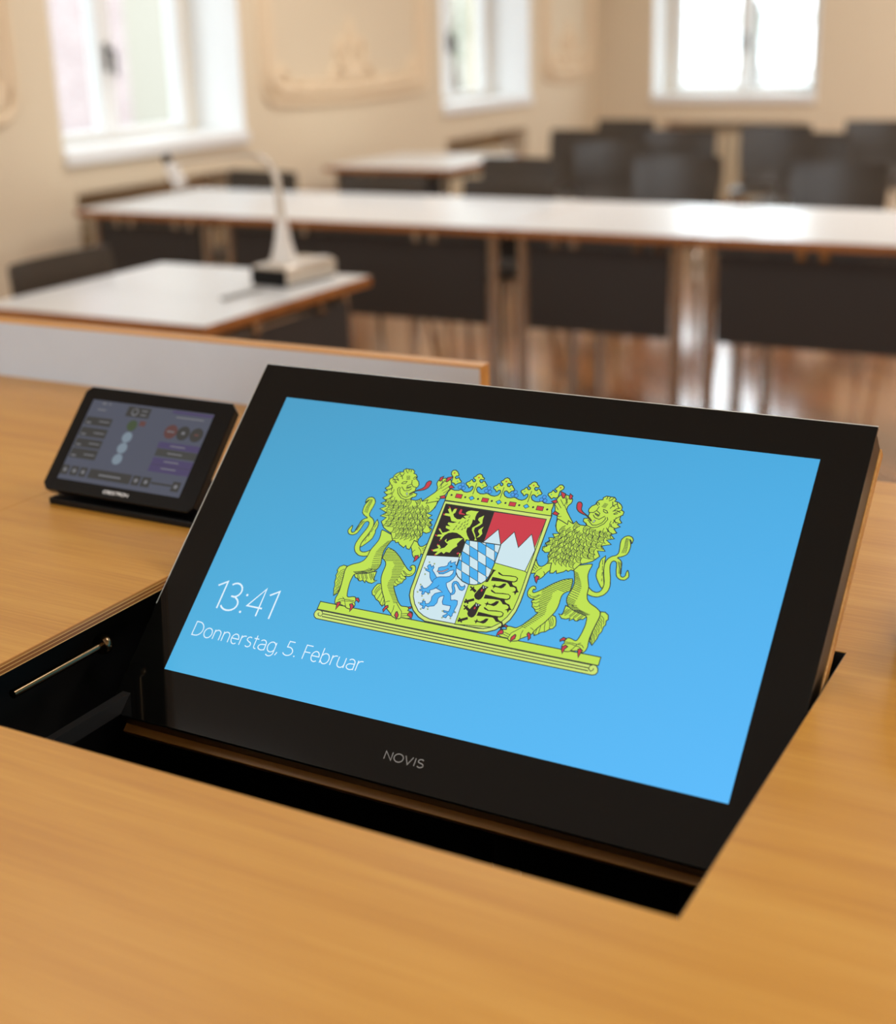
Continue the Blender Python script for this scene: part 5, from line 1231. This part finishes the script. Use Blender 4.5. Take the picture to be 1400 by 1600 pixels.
d = Drawing(z0=.0002); letters(d, 'CRESTRON', .0782, .0052, .0030, .0325, .00085); M['print_white'] = mat('white print', srgb(205, 205, 205), rough=0.5)
lo = d.build('maker_mark', [M['print_white']], tp); lo.location = (0, 0, .015); lo.rotation_euler = (PT, 0, 0); lo['label'] = 'small white lettering'

# black puck at the right edge of the frame, added to cast a soft shadow
mp = thing('table_microphone', 'round black table microphone right of the monitor, its left side just inside the frame', 'microphone', (.5850, .194, DESK))
MB().lathe([(.041, 0), (.043, .004), (.042, .045), (.036, .060), (.012, .064)], seg=40).build('body', M['black_plastic'], mp, smooth=True)
MB().lathe([(.026, .062), (.026, .066), (.010, .070), (.002, .071)], seg=32).build('grille', M['dark_metal'], mp, smooth=True)

# ================================================================== white tables
def make_table(W, D, label, group, front_panel=True, side_panel=False):
    """origin on the floor at the centre of the table; front faces -y"""
    t = thing('white_table', label, 'table', (0, 0, 0), (0, 0, 0), group)
    z = TABLE
    tt = MB().box(-W / 2 + .003, W / 2 - .003, -D / 2 + .003, D / 2 - .003, z - .024, z).build('tabletop', M['laminate'], t)
    b = MB(); b.box(-W / 2, W / 2, -D / 2, -D / 2 + .003, z - .026, z - .0006); b.box(-W / 2, W / 2, D / 2 - .003, D / 2, z - .026, z - .0006)
    b.box(-W / 2, -W / 2 + .003, -D / 2 + .003, D / 2 - .003, z - .026, z - .0006); b.box(W / 2 - .003, W / 2, -D / 2 + .003, D / 2 - .003, z - .026, z - .0006)
    b.box(-W / 2 + .003, W / 2 - .003, -D / 2 + .003, D / 2 - .003, z - .026, z - .024)
    b.build('edge_band', M['band'], tt)
    for sx in (-1, 1):
        for sy in (-1, 1):
            x, y = sx * (W / 2 - .055), sy * (D / 2 - .06)
            l = MB(); l.tube([(x, y, 0.004), (x, y, z - .026)], .0175, 16); l.lathe([(.019, 0), (.021, .004), (.019, .012)], (x, y, 0), 16)
            l.build('leg', M['chrome'], t, smooth=True)
    r = MB()
    for sy in (-1, 1): r.box(-W / 2 + .075, W / 2 - .075, sy * (D / 2 - .06) - .012, sy * (D / 2 - .06) + .012, z - .056, z - .027)
    for sx in (-1, 1): r.box(sx * (W / 2 - .055) - .012, sx * (W / 2 - .055) + .012, -D / 2 + .08, D / 2 - .08, z - .056, z - .027)
    r.build('rail', M['dark_metal'], t)
    def panel(along_y):
        p = MB(); cl = []
        if not along_y:
            p.box(-W / 2 + .078, W / 2 - .078, -D / 2 + .048, -D / 2 + .060, .388, z - .058, bev=.003)
            for k in (-1, 1):
                for j in (0, 1): cl.append(MB().box(k * W * .22 + j * .07 - .014, k * W * .22 + j * .07 + .014, -D / 2 + .034, -D / 2 + .048, z - .064, z - .027, bev=.003))
        else:
            p.box(W / 2 - .036, W / 2 - .024, -D / 2 + .035, D / 2 - .085, .388, z - .058, bev=.003)
            for k in (-1, 1): cl.append(MB().box(W / 2 - .024, W / 2 - .012, k * D * .2 - .014, k * D * .2 + .014, z - .064, z - .027, bev=.003))
        po = p.build('modesty_panel', M['fabric_panel'], t)
        for c in cl: c.build('clip', M['chrome'], po)
    if front_panel: panel(False)
    if side_panel: panel(True)
    return t
st_ = make_table(.735, .735, 'small white table with the document camera, behind the desk on the left', 'white tables', front_panel=False, side_panel=True)
st_.location = (-1.678, 2.077, 0)
RY = 3.405 + .40
GT = 'white tables'
t1 = make_table(.66, .80, 'short white table at the left end of the front row, beside the window wall', GT); t1.location = (-2.956, RY, 0)
t2 = make_table(1.225, .80, 'long white table of the front row, directly behind the document camera', GT); t2.location = (-2.0115, RY, 0)
copy_thing(t1, (-1.067, RY, 0), (0, 0, 0), 'short white table in the middle of the front row, above the monitor')
copy_thing(t2, (-.1225, RY, 0), (0, 0, 0), 'long white table at the right end of the front row, cut by the frame')
t5 = make_table(.735, .80, 'small white table against the left wall, behind the front row', GT); t5.location = (-2.935, 5.62, 0)

# ================================================================== chairs
def make_chair(label, group):
    """origin on the floor under the seat; sitter faces -y; the back's top is at z = .79"""
    t = thing('chair', label, 'chair', (0, 0, 0), (0, 0, 0), group)
    def shell(prof, wid, name, curve):
        # prof: (y, z) centre line; thin curved plate
        m = MB(); nx = 13; n = len(prof); V = []
        for side in (0, 1):
            for i, (y, z) in enumerate(prof):
                a = prof[max(i - 1, 0)]; b_ = prof[min(i + 1, n - 1)]; d = Vector((b_[0] - a[0], b_[1] - a[1])).normalized(); nn = Vector((-d.y, d.x))
                for k in range(nx):
                    s = -1 + 2 * k / (nx - 1); wv = wid[i]; c = curve[i] * (s * s)
                    V.append((s * wv, y + (nn.x * .009 if side else 0) - c, z + (nn.y * .009 if side else 0)))
        F = []; o = n * nx
        for i in range(n - 1):
            for k in range(nx - 1):
                q = i * nx + k; F.append([q, q + 1, q + nx + 1, q + nx]); F.append([o + q, o + q + nx, o + q + nx + 1, o + q + 1])
        for i in range(n - 1):
            for k in (0, nx - 1): q = i * nx + k; F.append([q, q + nx, o + q + nx, o + q])
        for k in range(nx - 1):
            for i in (0, n - 1): q = i * nx + k; F.append([q, q + 1, o + q + 1, o + q])
        m.add(V, F); return m.build(name, M['chair_shell'], t, smooth=True)
    shell([(.160, .475), (.178, .520), (.190, .58), (.200, .65), (.210, .72), (.216, .775), (.217, .79)], [.185, .190, .196, .202, .205, .203, .196], 'backrest', [.012, .016, .020, .022, .022, .022, .022])
    shell([(-.215, .437), (-.205, .448), (-.15, .456), (0, .450), (.08, .448), (.130, .455), (.160, .475)], [.180, .192, .200, .200, .195, .190, .185], 'seat', [0, 0, 0, 0, 0, .004, .012])
    for sx in (-1, 1):
        l = MB(); l.tube([(sx * .165, -.13, .432), (sx * .185, -.175, .38), (sx * .215, -.225, .008)], .0105, 10); l.lathe([(.013, 0), (.013, .012)], (sx * .215, -.225, 0), 12); l.build('leg', M['chrome'], t, smooth=True)
        l = MB(); l.tube([(sx * .165, .10, .432), (sx * .185, .15, .38), (sx * .215, .235, .008)], .0105, 10); l.lathe([(.013, 0), (.013, .012)], (sx * .215, .235, 0), 12); l.build('leg', M['chrome'], t, smooth=True)
    u = MB()
    for sx in (-1, 1): u.tube([(sx * .165, -.13, .432), (sx * .165, .10, .432)], .0105, 10)
    u.tube([(-.165, -.02, .432), (.165, -.02, .432)], .0105, 10)
    u.build('seat_frame', M['chrome'], t, smooth=True)
    return t
BACK = .2165
CH = [  # back centre x, y, turn, label
 (-3.085, 4.43, -6, 'dark chair behind the left end of the front row, seen past the camera arm'),
 (-2.395, 4.33, 0, 'dark chair at the front row, left of the two behind the long table'),
 (-1.81, 4.33, -4, 'dark chair at the front row, right of the two behind the long table'),
 (-2.19, 5.24, -3, 'dark chair beside the small table against the left wall'),
 (-1.50, 5.45, 6, 'dark chair in the second row, behind the joint of the middle tables'),
 (-.715, 5.27, 0, 'dark chair in the second row, in front of the others at the right'),
 (-2.13, 6.22, 8, 'dark chair of the third row, overlapping the chair nearest the far left window'),
 (-2.63, 6.98, -5, 'dark chair nearest the far left window'),
 (-2.045, 7.04, 4, 'dark chair in front of the left part of the back window niche'),
 (-1.60, 7.40, 8, 'dark chair in front of the right part of the back window niche'),
 (-1.245, 6.90, -6, 'dark chair directly right of the back window niche, half hidden by a nearer chair'),
 (-2.70, 7.86, -6, 'dark chair farthest back, left of the back window'),
 (-1.11, 7.86, 2, 'dark chair farthest back, at the right frame edge'),
]
c0 = None
for x, y, a, lab in CH:
    r = radians(a); loc_ = (x + BACK * sin(r), y - BACK * cos(r), 0)
    if c0 is None:
        c0 = make_chair(lab, 'dark shell chairs'); c0.location = loc_; c0.rotation_euler = (0, 0, r)
    else: copy_thing(c0, loc_, (0, 0, r), lab)
copy_thing(c0, (-2.195 + BACK, 2.155, 0), (0, 0, radians(90)), 'dark chair pushed up to the left side of the small white table')

# ================================================================== the document camera
dc = thing('document_camera', 'white document camera with a long bent arm on the small white table', 'document camera', (-1.472, 2.315, TABLE), (0, 0, radians(-6)))
bm_ = MB().box(-.064, .064, -.11, .105, .002, .054, bev=.013).build('base', M['doc_silver'], dc, smooth=True)
MB().box(-.060, .060, -.1120, -.106, .003, .046, bev=.001).build('front_panel', M['black_plastic'], dc)['label'] = 'black front of the base'
MB().box(-.060, .060, -.105, .098, 0, .004).build('foot', M['black_plastic'], dc)
MB().box(.024, .056, -.05, .085, .0535, .058, bev=.003).build('key_panel', M['doc_white'], dc)
MB().lathe([(.040, .052), (.038, .058), (.030, .078), (.021, .115), (.015, .155), (.012, .170)], (-.02, -.02, 0), 28).build('column', M['doc_white'], dc, smooth=True)
ap = [(-.02, -.02, .16), (-.024, -.02, .22), (-.028, -.02, .27), (-.045, -.02, .307), (-.085, -.02, .328), (-.13, -.02, .332), (-.25, -.02, .322), (-.40, -.02, .304)]
MB().tube(ap, [.012, .010, .010, .010, .009, .007, .0045, .0045], 14).build('arm', M['doc_silver'], dc, smooth=True)
hd = MB(); p0, p1 = Vector((-.425, -.02, .300)), Vector((-.385, -.02, .238))
hd.tube([p0, p0.lerp(p1, .15), p0.lerp(p1, .9), p1], [.016, .021, .021, .016], 18); hdo = hd.build('camera_head', M['doc_white'], dc, smooth=True)
MB().tube([p0 + (p0 - p1) * .35, p0], [.012, .014], 14).build('knob', M['black_plastic'], hdo, smooth=True)
pe = thing('marker_pen', 'slim grey pen lying in front of the document camera', 'pen', (-1.472, 2.065, TABLE + .006), (0, 0, radians(-4)))  # stands for a thin grey streak on the tabletop
MB().tube([(0, -.075, 0), (0, -.065, 0), (0, .05, 0)], [.003, .006, .006], 12).build('barrel', M['pen'], pe, smooth=True)
MB().tube([(0, .05, 0), (0, .085, 0)], .0062, 12).build('cap', M['pen'], pe, smooth=True)

# ================================================================== light
def area(name, loc, sx, sy, power, color, rot=(0, 0, 0)):
    l = bpy.data.lights.new(name, 'AREA'); l.shape = 'RECTANGLE'; l.size = sx; l.size_y = sy; l.energy = power; l.color = color
    o = bpy.data.objects.new(name, l); COL.objects.link(o); o.location = loc; o.rotation_euler = rot
    return l
WARM = (1.0, 0.975, 0.94)
for x, y, p in ((2.0, -1.2, 29), (-2.2, -1.8, 17), (1.7, 1.8, 30), (-1.9, 1.6, 14), (1.7, 4.8, 60), (-1.9, 4.4, 42), (.2, 7.2, 98)):
    area('ceiling_lamp', (x, y, ZC - .06), 1.3, .5, p, WARM)
FILL_COOL = (0.86, 0.93, 1.0)
for a, b in FRONT_GAPS:      # added cool fill from behind the camera, set in the unseen front openings
    area('window_daylight', ((a + b) / 2, YF - .05, 1.8), b - a, 1.8, 7, FILL_COOL, (radians(90), 0, 0))

wd = bpy.data.worlds.new('overcast sky'); bpy.context.scene.world = wd; wd.use_nodes = True
nt = wd.node_tree; bg = nt.nodes['Background']
bg.inputs['Color'].default_value = (0.86, 0.94, 1.0, 1); bg.inputs['Strength'].default_value = 4.5

sc = bpy.context.scene
sc.view_settings.view_transform = 'Standard'; sc.view_settings.look = 'None'; sc.view_settings.exposure = 0.0; sc.view_settings.gamma = 1.0; sc.view_settings.use_curve_mapping = False
sc.cycles.use_denoising = True
sc.cycles.max_bounces = 10; sc.cycles.diffuse_bounces = 5; sc.cycles.glossy_bounces = 4; sc.cycles.transparent_max_bounces = 12
sc.cycles.sample_clamp_indirect = 6.0; sc.cycles.caustics_reflective = False; sc.cycles.caustics_refractive = False
